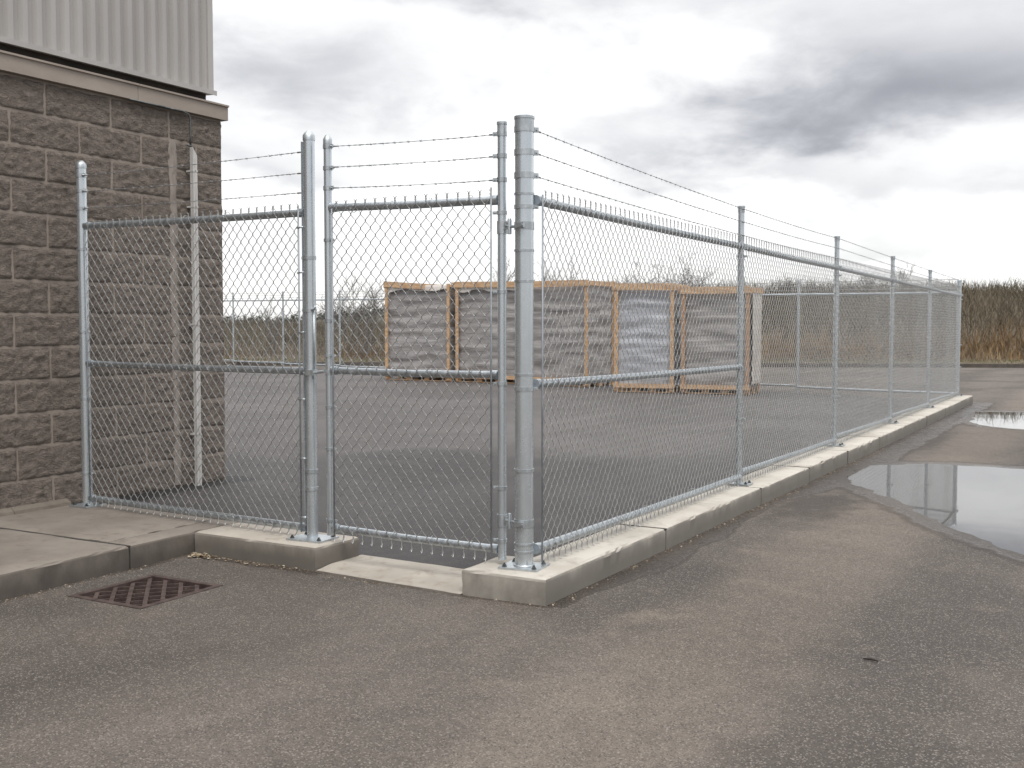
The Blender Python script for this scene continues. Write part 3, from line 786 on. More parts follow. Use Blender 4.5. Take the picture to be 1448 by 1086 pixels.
# ------------------------------------------------------------------ long fence on the right
rfn = thing('chain_link_fence', 'long chain link fence on the concrete kerb running past the puddle', 'fence', (FX, 9, K), 'chain link fence runs')
cp = post_tube(rfn, 'corner_post', CP[0], CP[1], CR, K, 2.815, cap='lip', n=40)
for z, h in ((2.745, .032), (2.612, .034), (2.478, .034), (2.37, .012), (2.295, .022), (2.04, .012), (1.86, .012), (1.31, .012), (1.225, .022), (0.74, .018), (0.30, .010), (0.255, .010)):
    band(cp, CP[0], CP[1], CR, z, h, (0.75, 0.66) if h > .02 else None)
wl = MB(); wl.lathe((0, 0, K + 0.012), [(CR, 0), (CR + 0.010, 0), (CR + 0.007, 0.006), (CR, 0.010)], 32); wl.build('weld_bead', M['fitting'], cp, True)
plate(cp, CP[0], CP[1], 0.125, 0.105, K, 0.10)
TOP = {3.98: 2.665, 7.68: 2.655, 11.2: 2.61, 14.66: 2.56, 18.4: 2.52}
RZ = lambda y: 2.336 - 0.0065 * y
for i, y in enumerate(POSTY[1:]):
    last = i == 4
    r = 0.030 if not last else 0.045
    p = post_tube(rfn, 'line_post' if not last else 'end_post', FX - 0.005, y, r, K, TOP[y], cap='dome' if last else 'lip', n=20)
    for z in (RZ(y) + 0.0, RZ(y) - 0.09, 1.2, 0.75): band(p, FX - 0.005, y, r, z, 0.05 if z > 2.2 and z == RZ(y) else 0.02, (1, 0.2))
    plate(p, FX - 0.005, y, 0.115, 0.085, K)
for i in range(5):
    y0, y1 = POSTY[i], POSTY[i + 1]
    ra = 0.06 if i == 0 else 0.03
    rail(rfn, 'top_rail', (FX, y0 + ra - 0.01, RZ(y0)), (FX, y1 - 0.03, RZ(y1)), 0.0265)
    if i == 0: rail(rfn, 'mid_rail', (FX, y0 + ra - 0.01, 1.252), (FX, y1 - 0.03, 1.225), 0.0245)
    rail(rfn, 'bottom_rail', (FX, y0 + ra - 0.01, 0.262), (FX, y1 - 0.03, 0.222), 0.0265)
    m_ = MB()
    ya = y0 + (0.075 if i == 0 else 0.0); yb = y1 - (0.05 if i == 4 else 0.0)
    link_mesh(m_, (FX + 0.033, ya, 0), (FX + 0.033, yb, 0), (1, 0, 0), MZ + 0.004, ROWS, 0.0026, 4)
    m_.build('chain_link_mesh', M['wire'], rfn, True)
tension_bar(rfn, FX + 0.033, 0.075, 0.18, 2.37)
for z0_, z1_ in ((2.742, 2.64), (2.61, 2.525), (2.475, 2.405)):
    ex = FX + 0.022
    barbed(rfn, (FX, 0.045, z0_), (FX + 0.026, POSTY[1], z1_), 0.10, sag=0.01)
    barbed(rfn, (FX + 0.026, POSTY[1], z1_), (FX + 0.026, POSTY[2], z1_ - 0.012), 0.10, sag=0.01, ends=False)
    barbed(rfn, (FX + 0.026, POSTY[2], z1_ - 0.012), (FX + 0.026, POSTY[5], z1_ - 0.13), 0.10, sag=0.01, ends=False)
pts = [((FX, lerp(POSTY[i], POSTY[i + 1], (k + 0.5) / 8), z), (0, 1, 0)) for i in range(3) for k in range(8) for z in (RZ(lerp(POSTY[i], POSTY[i + 1], (k + 0.5) / 8)), 0.245)]
ties(rfn, pts, 0.0275)

# ------------------------------------------------------------------ fence at the back of the yard
bf = thing('chain_link_fence', 'chain link fence across the far side of the yard behind the wrapped crates', 'fence', (-14, fence_y(14), 0), 'chain link fence runs')
bx = [0.0, -3.6, -7.1, -10.6, -14.1, -17.6, -21.1, -24.6, -28.1, -31.6]
def bz(x): return 2.27 + 0.011 * abs(x)
for i, x in enumerate(bx):
    y = fence_y(x)
    if i:
        post_tube(bf, 'line_post', x, y, 0.035, 0.0, bz(x) + 0.33, cap='dome', n=12)
for i in range(len(bx) - 1):
    xa, xb = bx[i], bx[i + 1]; a = Vector((xa, fence_y(xa), 0)); b_ = Vector((xb, fence_y(xb), 0))
    if i == 0: a = Vector((FX, POSTY[5] + 0.05, 0))
    rail(bf, 'top_rail', a + Vector((0, 0, bz(xa))), b_ + Vector((0, 0, bz(xb))), 0.028)
    rail(bf, 'bottom_rail', a + Vector((0, 0, 0.20)), b_ + Vector((0, 0, 0.17)), 0.026)
    m_ = MB(); d = (b_ - a).normalized(); link_mesh(m_, a, b_, (d.y, -d.x, 0), 0.12, 45, 0.0019, 3, False)
    m_.build('chain_link_mesh', M['wire'], bf, True)
for k in range(3):
    a = Vector((FX, POSTY[5] + 0.05, bz(0) + 0.09 + 0.09 * k)); b_ = Vector((bx[-1], fence_y(bx[-1]), bz(bx[-1]) + 0.09 + 0.09 * k))
    w_ = MB(); w_.tube([a.lerp(b_, i / 9) for i in range(10)], 0.006, 4); w_.build('barbed_wire', M['barb'], bf, True)

# ------------------------------------------------------------------ wrapped crates in the yard
def crate(label, A, B, depth, h, film, rail_tilt=0.0, top_span=(0, 1), white_top=False, seed=0.0, posts_out=0.0):
    A = Vector((A[0], A[1], 0.012)); B = Vector((B[0], B[1], 0.012)); u = (B - A); W = u.length; u.normalize()
    v = Vector((-u.y, u.x, 0)); up = Vector((0, 0, 1))
    root = thing('wrapped_crate', label, 'crate', tuple(A), 'wrapped crates stored at the back of the yard')
    def P(a, b, c): return A + u * a + v * b + up * c
    # pallet
    pb = MB()
    for b in (0.05, depth / 2, depth - 0.05): pb.obox(P(W / 2, b, 0.025), u, v, up, W / 2 - 0.005, 0.05, 0.012)
    for b in (0.05, depth / 2, depth - 0.05):
        for a in (0.10, W * 0.36, W * 0.64, W - 0.10): pb.obox(P(a, b, 0.085), u, v, up, 0.08, 0.049, 0.047)
    nb = 5
    for k in range(nb): pb.obox(P(W / 2, 0.06 + (depth - 0.12) * k / (nb - 1), 0.146), u, v, up, W / 2 - 0.008, 0.058, 0.0125)
    pb.build('pallet', M['lumber'], root)
    # stack of boards under plastic wrap: rippled on every side
    z0, z1 = 0.17, h - 0.10
    st = MB(); nu, nv, nz = 22, 14, 46
    def rip(a, z): return 0.022 * math.sin(z * 19 + 1.2 * fbm(a * 0.7 + seed, z * 1.5, seed) * 3) * (0.4 + 0.6 * abs(fbm(a * 0.8, z * 2 + seed))) + 0.03 * fbm(a * 1.6 + seed, z * 3.5, seed)
    per = [(lerp(0.06, W - 0.06, i / nu), 0.05, (0, -1)) for i in range(nu)] + [(W - 0.05, lerp(0.06, depth - 0.06, i / nv), (1, 0)) for i in range(nv)] \
        + [(lerp(W - 0.06, 0.06, i / nu), depth - 0.05, (0, 1)) for i in range(nu)] + [(0.05, lerp(depth - 0.06, 0.06, i / nv), (-1, 0)) for i in range(nv)]
    vs = []
    for j in range(nz + 1):
        z = lerp(z0, z1, j / nz)
        for i, (a, b, nrm) in enumerate(per):
            d = rip(a + b * 1.3, z) - 0.02
            vs.append(P(a + nrm[0] * d, b + nrm[1] * d, z + 0.03 * fbm(a * 1.2, b, seed) * (j == nz)))
    m = len(per)
    st.add(vs, [(j * m + i, j * m + (i + 1) % m, (j + 1) * m + (i + 1) % m, (j + 1) * m + i) for j in range(nz) for i in range(m)])
    st.add([vs[nz * m + i] for i in range(m)] + [P(W / 2, depth / 2, z1 + 0.02)], [(i, (i + 1) % m, m) for i in range(m)])
    st.build('wrapped_stack', M[film], root, True)
    if white_top:
        w = MB(); vs = []
        for j in range(5):
            for i in range(24):
                a = lerp(0.03, W - 0.03, i / 23)
                vs.append(P(a, 0.005 - 0.018 * (j < 2) + (0.4 if j == 4 else 0.0), z1 + 0.05 - 0.17 * (1 - j / 3) * (0.8 + 0.5 * fbm(a * 2, seed)) if j < 3 else z1 + 0.06))
        w.add(vs, [(j * 24 + i, j * 24 + i + 1, (j + 1) * 24 + i + 1, (j + 1) * 24 + i) for j in range(4) for i in range(23)])
        w.build('plastic_sheet', M['whitefilm'], root, True)
    if label.endswith('open pallet'):
        w = MB(); w.add([P(W + 0.03, lerp(0.08, depth - 0.08, i / 10), lerp(0.25, h - 0.05, j / 10)) + u * 0.012 * fbm(i * .7, j * .4, 2) for j in range(11) for i in range(11)], [(j * 11 + i, j * 11 + i + 1, (j + 1) * 11 + i + 1, (j + 1) * 11 + i) for j in range(10) for i in range(10)])
        w.build('plastic_sheet', M['whitefilm'], root, True)
    # lumber frame
    for a, b in ((0.0, 0.0), (W, 0.0), (0.0, depth), (W, depth)):
        pp = MB(); s = 0.06
        pp.obox(P(a + (s if a == 0 else -s), b + (-0.012 if b == 0 else 0.012), h / 2 + 0.02), u, v, up, 0.044, 0.022, h / 2 - 0.03)
        pp.build('wood_post', M['lumber'] if int(seed * 10) % 2 else M['lumber_dark'], root)
    for b, o in ((0.0, -0.040), (depth, 0.040)):
        tr = MB()
        p0 = P(W * top_span[0] - 0.01, b + o, h - 0.03 + rail_tilt); p1 = P(W * top_span[1] + 0.01, b + o, h - 0.03 - rail_tilt)
        tr.beam(p0, p1, 0.036, 0.16); tr.build('top_rail', M['lumber'], root)
    for a, o in ((0.0, -0.035), (W, 0.035)):
        tr = MB(); tr.beam(P(a + o, 0, h - 0.035), P(a + o, depth, h - 0.035), 0.034, 0.12); tr.build('side_rail', M['lumber'], root)
    br = MB(); br.beam(P(0.0, -0.042, 0.17), P(W, -0.042, 0.17), 0.03, 0.10); br.build('base_rail', M['lumber'], root)
    return root
crate('grey wrapped crate at the left end of the row with a broken sloping top board', (-15.72, 20.3), (-13.48, 20.3), 1.3, 2.76, 'greyfilm', 0.05, (0, 0.62), True, 0.3)
crate('grey wrapped crate seen through the gate, second in the row with white sheet on top', (-13.28, 20.25), (-11.15, 20.25), 1.3, 2.73, 'greyfilm', 0.015, (0, 1.0), True, 1.1)
crate('grey wrapped crate with full top board just right of the thick corner post', (-10.95, 20.0), (-8.95, 19.75), 1.3, 2.70, 'greyfilm', 0.0, (0, 1), False, 2.3)
crate('pale bluish plastic wrapped crate between two grey ones', (-7.55, 18.2), (-6.10, 18.4), 1.3, 2.52, 'bluefilm', 0.01, (0, 1), False, 3.1)
crate('grey wrapped crate at the right end of the row on an open pallet', (-5.97, 18.45), (-4.36, 18.58), 1.1, 2.42, 'greyfilm', 0.0, (0, 1), False, 4.4)

# ------------------------------------------------------------------ drain, litter
dg = thing('drain_grate', 'rusty cast iron drain grate set in the asphalt below the sidewalk', 'drain', ((GX0 + GX1) / 2, (GY0 + GY1) / 2, 0))
fr = MB(); w = 0.042; x0, x1, y0, y1 = GX0 - 0.02, GX1 + 0.02, GY0 - 0.02, GY1 + 0.02; zz = 0.004
fr.box(x0, x1, y0, y0 + w, -0.05, zz); fr.box(x0, x1, y1 - w, y1, -0.05, zz); fr.box(x0, x0 + w, y0 + w, y1 - w, -0.05, zz - .0005); fr.box(x1 - w, x1, y0 + w, y1 - w, -0.05, zz - .0005)
fr.build('frame', M['rust'], dg)
def clip(c, d, xa, xb, ya, yb):
    t0, t1 = -9, 9
    for k, (lo, hi) in enumerate(((xa, xb), (ya, yb))):
        a = (lo - c[k]) / d[k]; b = (hi - c[k]) / d[k]; t0 = max(t0, min(a, b)); t1 = min(t1, max(a, b))
    return (t0, t1) if t1 - t0 > 0.02 else None
cxm, cym = (GX0 + GX1) / 2, (GY0 + GY1) / 2
gb = MB()
for dirv, wid, top, sp in (((-.7071, .7071), 0.025, -0.007, 0.096), ((.7071, .7071), 0.013, -0.010, 0.096)):
    pv_ = (dirv[1], -dirv[0])
    for k in range(-6, 7):
        c = (cxm + pv_[0] * k * sp + 0.001, cym + pv_[1] * k * sp + 0.001)
        q = clip(c, dirv, x0 + w - .006, x1 - w + .006, y0 + w - .006, y1 - w + .006)
        if q:
            gb.beam((c[0] + dirv[0] * q[0], c[1] + dirv[1] * q[0], top - 0.009), (c[0] + dirv[0] * q[1], c[1] + dirv[1] * q[1], top - 0.009), wid, 0.018)
gb.build('grate_bars', M['rust'], dg)
pit = MB(); pit.box(GX0 - 0.005, GX1 + 0.005, GY0 - 0.005, GY1 + 0.005, -0.5, -0.002); pit.f = [f for i, f in enumerate(pit.f) if i != 5]
pit.build('pit', M['pit'], dg)

def rnd_stone(mb, tone, x, y, z, s):
    vs = []; a0 = random.random() * PI
    for k in range(5):
        a = a0 + k * 2 * PI / 5; r = s * random.uniform(0.6, 1.1)
        vs.append((x + r * math.cos(a), y + r * math.sin(a), z))
    for k in range(5):
        a = a0 + k * 2 * PI / 5 + 0.3; r = s * random.uniform(0.3, 0.7)
        vs.append((x + r * math.cos(a), y + r * math.sin(a), z + s * random.uniform(0.35, 0.9)))
    mb.add(vs, [(k, (k + 1) % 5, 5 + (k + 1) % 5, 5 + k) for k in range(5)] + [(5, 6, 7, 8, 9)])
    tone.extend([random.random()] * 10)
gs = MB(); tn = []
def gsc(x, y, s=None): rnd_stone(gs, tn, x, y, 0.006 * fbm(x * .4, y * .4) - 0.001, s or random.choice((0.003, 0.004, 0.004, 0.005, 0.006, 0.009)))
for i in range(260): yy = random.uniform(-3.5, -0.15); gsc(-2.575 + 0.008 + abs(random.gauss(0, 0.035)), yy)
for i in range(180): xx = random.uniform(-2.55, -1.45); gsc(xx, -0.145 - abs(random.gauss(0, 0.04)))
for i in range(120): xx = random.uniform(-1.45, 0.26); gsc(xx, -0.225 - 0.02 * (xx < -0.3) * -1 - abs(random.gauss(0, 0.02)))
for i in range(420): yy = random.uniform(-0.2, 9) ** 1.0; gsc(kx(yy) + 0.008 + abs(random.gauss(0, 0.03)), yy)
for i in range(900): gsc(random.uniform(-2.2, 3.4), random.uniform(-3.6, 3.2), random.choice((0.0022, 0.003, 0.0035, 0.0045)))
gs.a['tone'] = tn
tag(gs.build('gravel_litter', M['stone']), 'loose grit gathered along the kerbs and over the asphalt', 'grit', kind='stuff')
lv = MB(); tn = []
def leaf(x, y, s):
    a = random.random() * 2 * PI; t = random.uniform(-0.35, 0.35)
    z = 0.006; c, sn = math.cos(a), math.sin(a)
    pts = [(-1, 0, 0), (-0.4, 0.45, .2), (0.4, 0.4, .15), (1, 0, 0.05), (0.4, -0.4, .2), (-0.4, -0.45, .1)]
    lv.add([(x + s * (p[0] * c - p[1] * sn), y + s * (p[0] * sn + p[1] * c), z + s * (p[2] + abs(p[1]) * t + 0.12)) for p in pts], [(0, 1, 2, 3), (0, 3, 4, 5)])
    tn.extend([random.random()] * 6)
for i in range(46): leaf(-2.48 + random.gauss(0, 0.05), -0.20 + random.gauss(0, 0.045), random.uniform(0.010, 0.026))
for i in range(40): leaf(random.uniform(-2.4, -1.6), -0.17 - abs(random.gauss(0, 0.035)), random.uniform(0.006, 0.018))
for i in range(10): leaf(random.uniform(-1.4, -0.4), random.uniform(-0.15, 0.1), random.uniform(0.006, 0.012))
lv.a['tone'] = tn
tag(lv.build('leaf_litter', M['leaf']), 'dry leaf scraps blown into the kerb corner by the sidewalk', 'leaves', kind='stuff')
tw = MB(); tw.tube([(2.055, -0.375, 0.010), (2.09, -0.372, 0.012), (2.125, -0.383, 0.010)], [0.004, 0.006, 0.004], 6)
tag(tw.build('twig', M['twig'], None, True), 'short dark twig lying alone on the open asphalt', 'twig')

# ------------------------------------------------------------------ bank, brush, trees beyond the yard
OB = Vector((-1.5, 39.3, 0)); ES = Vector((0.9075, 0.421, 0)).normalized(); ET = Vector((-ES.y, ES.x, 0))
def BP(s, t, z=0.0): p = OB + ES * s + ET * t; return (p.x, p.y, z)
def hs(s): return 0.34 + 0.66 * sm(-30, -8, s)             # the bank is lower to the left
def bank_z(s, t):
    if t < 0: return -0.05
    z = 0.10 + 0.10 * sm(0, 1.8, t) + hs(s) * (1.0 * sm(1.5, 12, t) + 2.45 * sm(6, 40, t))
    return z + 0.12 * fbm(s * 0.25, t * 0.25) * sm(1.5, 4, t)
bk = MB(); bs = frange(-110, 90, 200); bt = [0.18, 0.6, 1.2, 2, 3, 4.5, 6, 8, 10, 13, 16, 20, 26, 34, 45, 60, 80]
vs = [BP(s, t, bank_z(s, t)) for t in bt for s in bs]; n = len(bs)
bk.add(vs, [(j * n + i, j * n + i + 1, (j + 1) * n + i + 1, (j + 1) * n + i) for j in range(len(bt) - 1) for i in range(n - 1)])
tag(bk.build('terrain', M['soil'], None, True), kind='structure')
fk = MB()
for s in frange(-108, 88, 98)[:-1]:
    a, b = BP(s, 0.09, 0.05), BP(s + 1.99, 0.09, 0.05); fk.beam(a, b, 0.18, 0.20)
tag(fk.build('far_kerb', M['farkerb']), kind='structure')

def blades(name, mat, label, cat, gen, count, lift=0.0):
    mb = MB(); tn = []
    for i in range(count):
        g_ = gen()
        if g_ is None: continue
        s, t, h, wd, lean = g_
        x, y, _ = BP(s, t); z = bank_z(s, t) - 0.05
        a = random.random() * 2 * PI; c, sn = math.cos(a), math.sin(a)
        tone = min(1, max(0, 0.5 + 0.55 * fbm(s * 0.35, t * 0.35, 11.0) + random.uniform(-0.35, 0.35)))
        if lift:
            z += h * lift * random.random(); h *= 1 - lift * 0.75
        la = random.random() * 2 * PI; lx, ly = math.cos(la) * lean * h, math.sin(la) * lean * h
        vs = [(x - c * wd, y - sn * wd, z), (x + c * wd, y + sn * wd, z), (x + lx * .4 + c * wd * .7, y + ly * .4 + sn * wd * .7, z + h * .55), (x + lx * .4 - c * wd * .7, y + ly * .4 - sn * wd * .7, z + h * .55), (x + lx, y + ly, z + h)]
        mb.add(vs, [(0, 1, 2, 3), (3, 2, 4)])
        tn.extend([tone] * 5)
    mb.a['tone'] = tn
    return tag(mb.build(name, mat), label, cat, kind='stuff')
def g_brush():
    s = random.uniform(-70, 34); t = 2.4 + 36 * random.random() ** 1.15
    cl = 0.5 + 0.5 * fbm(s * 0.22, t * 0.22, 1.0) * 1.6
    h = (0.7 + 0.9 * hs(s)) * (0.45 + 0.5 * sm(2, 7, t)) * random.uniform(0.55, 1.05) * (0.75 + 0.45 * cl)
    return s, t, h, random.uniform(0.008, 0.020), random.uniform(0.1, 1.1)
blades('brush', M['brush'], 'bare grey brown brush covering the bank beyond the far kerb', 'brush', g_brush, 100000, 0.62)
def g_dry():
    s = random.uniform(-60, 30); t = 1.7 + 3.6 * random.random()
    if fbm(s * 0.16, 7.0) < -0.35: return None
    left = sm(-30, -8, s)
    h = (0.5 + 0.9 * left) * random.uniform(0.4, 1.15) * (0.75 + 0.9 * fbm(s * 0.5, t * 0.6, 3.0)) * (0.6 + 0.4 * sm(1.5, 3.5, t))
    return s, t, h, random.uniform(0.007, 0.017), random.uniform(0.1, 0.7)
blades('dry_grass', M['drygrass'], 'tall dry tan grass along the foot of the bank', 'dry grass', g_dry, 18000, 0.3)
def g_grass():
    s = random.uniform(-60, 30); t = 0.2 + 1.9 * random.random()
    return s, t, random.uniform(0.05, 0.16), random.uniform(0.010, 0.02), random.uniform(0.2, 0.6)
blades('grass', M['grass'], 'low green grass strip behind the far kerb', 'grass', g_grass, 16000)

# distant hill with woods
hl = MB(); hn = []
def hill_z(s, t): return 0.6 + (1.3 + 4.7 * sm(-75, -15, s)) * sm(50, 130, t) + 0.7 * fbm(s * 0.02, t * 0.02, 4)
ss = frange(-320, 260, 116); tt = [66, 85, 100, 115, 130, 150, 180, 240]
n = len(ss); hl.add([BP(s, t, hill_z(s, t) - 0.4) for t in tt for s in ss], [(j * n + i, j * n + i + 1, (j + 1) * n + i + 1, (j + 1) * n + i) for j in range(len(tt) - 1) for i in range(n - 1)])
tag(hl.build('hill', M['hill'], None, True), kind='structure')
fw = MB(); tn = []
for i in range(5200):
    s = random.uniform(-200, 110); t = random.uniform(95, 150)
    x, y, _ = BP(s, t); z = hill_z(s, t) - 0.8; h = random.uniform(0.9, 2.0) * (1.0 + 0.4 * fbm(s * 0.06, 2.0)); r = h * random.uniform(0.45, 0.8)
    for k in range(16):
        f = random.random() ** 1.2; a = random.random() * 2 * PI; rr = r * (1 - f) * random.uniform(0.4, 1.1) + 0.05
        cx_, cy_, cz_ = x + rr * math.cos(a), y + rr * math.sin(a), z + h * f
        q = 0.34 * (1.1 - f * 0.6)
        fw.add([(cx_ + random.uniform(-q, q), cy_ + random.uniform(-q, q), cz_ + random.uniform(-q, q)) for _ in range(3)], [(0, 1, 2)])
        tn.extend([random.random()] * 3)
fw.a['tone'] = tn
tag(fw.build('far_woods', M['evergreen']), 'dark evergreen woods along the distant ridge', 'woods', kind='stuff')

def bare_tree(label, s, t, h, spread, n_main, thick, group='bare trees on the bank', leaning=0.0):
    x, y, _ = BP(s, t); z = bank_z(s, t) - 0.05
    root = thing('bare_tree', label, 'tree', (x, y, z), group)
    tr = MB(); cr = MB()
    def grow(mb, p, d, L, r, lev):
        pts = [p]; k = 4
        dd = d.copy()
        for i in range(k):
            dd = (dd + Vector((random.gauss(0, .16), random.gauss(0, .16), random.gauss(0.05, .08)))).normalized()
            pts.append(pts[-1] + dd * L / k)
        mb.tube(pts, [lerp(r, r * 0.45, i / k) for i in range(k + 1)], 4 if lev else 6, False)
        if lev < 3:
            for i in range(5 if lev < 2 else 4):
                q = random.uniform(0.25, 1.0); j = min(k - 1, int(q * k)); base = pts[j].lerp(pts[j + 1], q * k - j)
                a = random.random() * 2 * PI; nd = (dd * random.uniform(0.7, 1.2) + Vector((math.cos(a), math.sin(a), random.uniform(-.1, .4))) * spread).normalized()
                grow(cr, base, nd, L * random.uniform(0.42, 0.66), max(0.0065, r * 0.48), lev + 1)
    for i in range(n_main):
        a = random.random() * 2 * PI
        d = Vector((math.cos(a) * spread * 0.55 * (n_main > 1) + leaning, math.sin(a) * spread * 0.55 * (n_main > 1), 1)).normalized()
        grow(tr, Vector((x, y, z)), d, h * random.uniform(0.50, 0.62), thick, 0)
    tr.build('trunk', M['bark'], root, True); cr.build('branches', M['bark'], root, True)
bare_tree('broad bare shrubby tree left of the crates, seen through the gate', -24.5, 3.0, 3.9, 0.75, 6, 0.035)
bare_tree('small sparse bare tree between the gate post and the gate', -25.6, 4.5, 3.4, 0.5, 2, 0.03)
bare_tree('thin bare sapling by the back fence left of the gate post', -28.4, 3.2, 3.4, 0.3, 2, 0.03)
bare_tree('wide bare tree above the two left crates', -20.4, 5.0, 4.1, 0.8, 4, 0.035)
bare_tree('twiggy bare tree rising just left of the corner post', -19.0, 5.0, 4.5, 0.6, 4, 0.035)
bare_tree('bare tree rising just right of the corner post', -17.2, 5.0, 4.5, 0.75, 5, 0.04)
bare_tree('spreading bare tree above the board topped crate', -15.7, 5.5, 4.4, 0.8, 5, 0.04)
bare_tree('dense bare tree above the bluish crate', -12.7, 6.0, 4.4, 0.9, 7, 0.045)
bare_tree('dense low bare tree right of the bluish crate', -11.2, 6.0, 4.3, 0.9, 7, 0.045)
for k, (s, h) in enumerate(((-1.9, 2.3), (-0.9, 2.0), (0.3, 2.4), (1.3, 2.2), (2.6, 2.6))):
    bare_tree(('faint bare tree on the skyline nearest the far end post', 'short faint bare tree on the skyline, second from the far end post', 'faint bare tree on the skyline above the brown grass, third from the far end post', 'faint bare tree near the right edge of the photo, fourth from the far end post', 'bare tree at the right edge of the skyline')[k],
              s * 1.6 - 0.3, 26.0, h, 0.45, 3, 0.022)

# ------------------------------------------------------------------ light and sky
SUN_AZ, SUN_EL = R(140), R(58)          # compass from +Y: high behind the camera, veiled by cloud
w = bpy.data.worlds.new('World'); S.world = w; w.use_nodes = True
nt_ = w.node_tree; nd = nt_.nodes; lk = nt_.links
bg = nd['Background']; bg.inputs['Strength'].default_value = 0.1
def wmath(op, a, b=0.0, clamp=False):
    n = nd.new('ShaderNodeMath'); n.operation = op; n.use_clamp = clamp
    for i, v in enumerate((a, b)):
        if isinstance(v, bpy.types.NodeSocket): lk.new(v, n.inputs[i])
        else: n.inputs[i].default_value = v
    return n.outputs[0]
def wrange(v, a, b, c, d):
    n = nd.new('ShaderNodeMapRange'); n.interpolation_type = 'SMOOTHSTEP'
    lk.new(v, n.inputs['Value'])
    for k, q in (('From Min', a), ('From Max', b), ('To Min', c), ('To Max', d)): n.inputs[k].default_value = q
    return n.outputs['Result']
sky = nd.new('ShaderNodeTexSky'); sky.sky_type = 'NISHITA'; sky.sun_disc = False
sky.sun_elevation = SUN_EL; sky.sun_rotation = SUN_AZ
tc = nd.new('ShaderNodeTexCoord'); sp = nd.new('ShaderNodeSeparateXYZ'); lk.new(tc.outputs['Generated'], sp.inputs[0])
X_, Y_, Z_ = sp.outputs
zc_ = wmath('MAXIMUM', Z_, 0.0)
den = wmath('ADD', zc_, 0.10)
cv = nd.new('ShaderNodeCombineXYZ'); lk.new(wmath('DIVIDE', X_, den), cv.inputs[0]); lk.new(wmath('DIVIDE', Y_, den), cv.inputs[1])
def wnoise(scale, detail, rough, dist=0.0, off=(0, 0, 0)):
    mp = nd.new('ShaderNodeMapping'); mp.inputs['Location'].default_value = off; lk.new(cv.outputs[0], mp.inputs['Vector'])
    n = nd.new('ShaderNodeTexNoise'); n.inputs['Scale'].default_value = scale; n.inputs['Detail'].default_value = detail
    n.inputs['Roughness'].default_value = rough; n.inputs['Distortion'].default_value = dist
    lk.new(mp.outputs[0], n.inputs['Vector']); return n.outputs['Fac']
def dnoise(scale, detail, rough, dist=0.0, off=(0, 0, 0), zs=2.4):
    mp = nd.new('ShaderNodeMapping'); mp.inputs['Location'].default_value = off; mp.inputs['Scale'].default_value = (1, 1, zs); lk.new(tc.outputs['Generated'], mp.inputs['Vector'])
    n = nd.new('ShaderNodeTexNoise'); n.inputs['Scale'].default_value = scale; n.inputs['Detail'].default_value = detail
    n.inputs['Roughness'].default_value = rough; n.inputs['Distortion'].default_value = dist
    lk.new(mp.outputs[0], n.inputs['Vector']); return n.outputs['Fac']
n1 = dnoise(5.5, 7, 0.55, 0.25, (3.1, 1.7, 0)); n2 = dnoise(9.0, 7, 0.56, 0.3, (9, 4, 2)); n3 = dnoise(24, 5, 0.6, 0.3, (2, 8, 5))
az = wmath('MULTIPLY', wmath('ARCTAN2', X_, Y_), 57.29578); el = wmath('MULTIPLY', wmath('ARCSINE', Z_), 57.29578)
azn = wmath('ADD', az, wmath('MULTIPLY', wmath('SUBTRACT', n2, 0.5), 14.0)); eln = wmath('ADD', el, wmath('MULTIPLY', wmath('SUBTRACT', n1, 0.5), 7.0))
dark = None
# cloud banks: azimuth, elevation, half sizes (degrees), depth of grey
for a0, e0, sa, se, am in ((-40.5, 12.6, 6.0, 1.7, 0.56), (-15.5, 9.6, 5.0, 1.1, 0.52), (-9.5, 10.9, 6.5, 1.7, 0.72), (-3, 12.2, 6, 2.6, 0.42), (-14, 13.2, 6, 2.6, 0.34), (-20, 16.0, 9, 1.8, 0.16), (-11, 6.6, 3.0, 0.9, 0.32), (-16.5, 7.6, 3.4, 0.6, 0.28), (-9.5, 4.3, 3.0, 0.5, 0.2), (-5, 6.5, 2.5, 0.8, 0.25), (-24.5, 9.6, 3.2, 0.9, 0.22),
                           (-41, 8.2, 3.5, 0.7, 0.24), (-31, 16.6, 9, 1.3, 0.38), (4, 8, 6, 2, 0.4), (-52, 9, 8, 2, 0.35)):
    dx = wmath('DIVIDE', wmath('SUBTRACT', azn, a0), sa); dy = wmath('DIVIDE', wmath('SUBTRACT', eln, e0), se)
    q = wmath('ADD', wmath('MULTIPLY', dx, dx), wmath('MULTIPLY', dy, dy))
    e_ = wmath('MULTIPLY', wmath('POWER', 2.71828, wmath('MULTIPLY', q, -0.75)), am)
    dark = e_ if dark is None else wmath('ADD', dark, e_)
gen = wmath('MULTIPLY', wrange(n1, 0.44, 0.72, 0.0, 0.36), wrange(el, 3, 22, 0.3, 1.0))
fine = wmath('ADD', wmath('MULTIPLY', wmath('SUBTRACT', n2, 0.5), 0.30), wmath('MULTIPLY', wmath('SUBTRACT', n3, 0.5), 0.10))
tot = wmath('MAXIMUM', wmath('ADD', wmath('ADD', dark, gen), wmath('MULTIPLY', fine, wrange(el, 1, 8, 0.3, 1.0))), 0.0)
tot = wmath('SUBTRACT', 1.0, wmath('POWER', 2.71828, wmath('MULTIPLY', tot, -1.0)))
lum = wmath('SUBTRACT', 0.99, wmath('MULTIPLY', tot, 1.02))
lum = wmath('MAXIMUM', lum, 0.22)
lum = wmath('MULTIPLY', lum, wrange(el, 18, 60, 1.0, 1.7))  # overhead sky out of view, raised to brighten upward faces
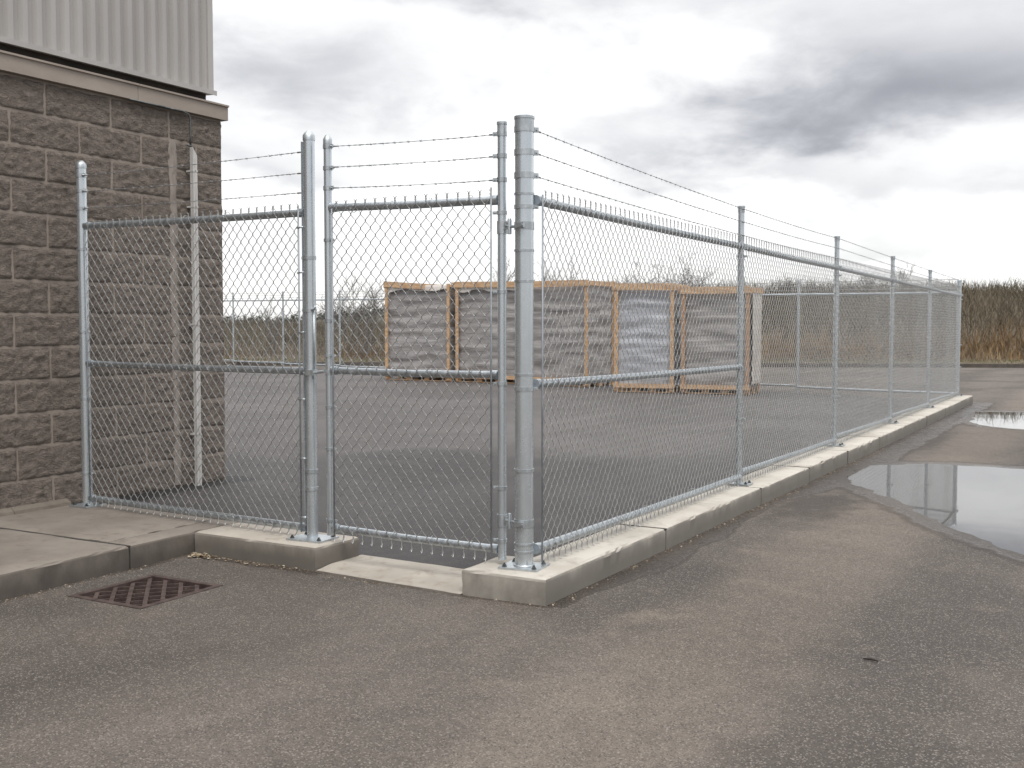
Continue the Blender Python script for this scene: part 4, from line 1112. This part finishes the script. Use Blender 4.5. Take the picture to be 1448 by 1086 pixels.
# unseen sky behind the camera, dimmed low down to keep side faces dark
back = wmath('ADD', wmath('MULTIPLY', X_, -0.49), wmath('MULTIPLY', Y_, 0.871))
low = wrange(el, 20, 55, 1.0, 0.0)
lum = wmath('MULTIPLY', lum, wmath('SUBTRACT', 1.0, wmath('MULTIPLY', wrange(back, -0.2, 0.55, 0.36, 0.0), low)))
rgb = nd.new('ShaderNodeCombineXYZ')
lk.new(wmath('MULTIPLY', lum, wrange(lum, 0.25, 0.85, 0.955, 1.0)), rgb.inputs[0]); lk.new(wmath('MULTIPLY', lum, wrange(lum, 0.25, 0.85, 0.965, 1.0)), rgb.inputs[1]); lk.new(wmath('MULTIPLY', lum, wrange(lum, 0.25, 0.85, 1.04, 1.0)), rgb.inputs[2])
vm = nd.new('ShaderNodeVectorMath'); vm.operation = 'SCALE'; lk.new(rgb.outputs[0], vm.inputs[0]); vm.inputs['Scale'].default_value = 10.0   # background strength is 0.1
mx = nd.new('ShaderNodeMix'); mx.data_type = 'RGBA'
ia = [i for i in mx.inputs if i.type == 'RGBA']
lk.new(sky.outputs[0], ia[0]); lk.new(vm.outputs[0], ia[1])
lk.new(wmath('MINIMUM', wmath('ADD', wrange(el, 0.5, 5.0, 0.82, 0.93), 0.0), 0.95), mx.inputs['Factor'])
lk.new([o for o in mx.outputs if o.type == 'RGBA'][0], bg.inputs['Color'])

sl = bpy.data.lights.new('sun', 'SUN'); sl.energy = 1.5; sl.angle = R(22); sl.color = (1, 0.96, 0.9)
so = bpy.data.objects.new('sun', sl); COL.objects.link(so)
dv = Vector((math.sin(SUN_AZ) * math.cos(SUN_EL), math.cos(SUN_AZ) * math.cos(SUN_EL), math.sin(SUN_EL)))
so.rotation_euler = (-dv).to_track_quat('-Z', 'Y').to_euler(); so.location = (0, 0, 20)

# ------------------------------------------------------------------ camera
cam = bpy.data.cameras.new('camera'); co = bpy.data.objects.new('camera', cam); COL.objects.link(co)
cam.sensor_width = 36; cam.lens = 1555 / 1448 * 36; cam.clip_start = 0.05; cam.clip_end = 5000
co.location = (3.130, -5.711, 1.6); co.rotation_euler = (R(90 - 3.0553), 0, R(29.3596))
cam.dof.use_dof = True; cam.dof.focus_distance = 7.2; cam.dof.aperture_fstop = 7.1
S.camera = co
S.render.engine = 'CYCLES'
S.view_settings.view_transform = 'Standard'; S.view_settings.look = 'None'; S.view_settings.exposure = 0.38; S.view_settings.gamma = 1.0
S.cycles.max_bounces = 6; S.cycles.diffuse_bounces = 3; S.cycles.glossy_bounces = 4; S.cycles.transparent_max_bounces = 8
S.cycles.use_denoising = True
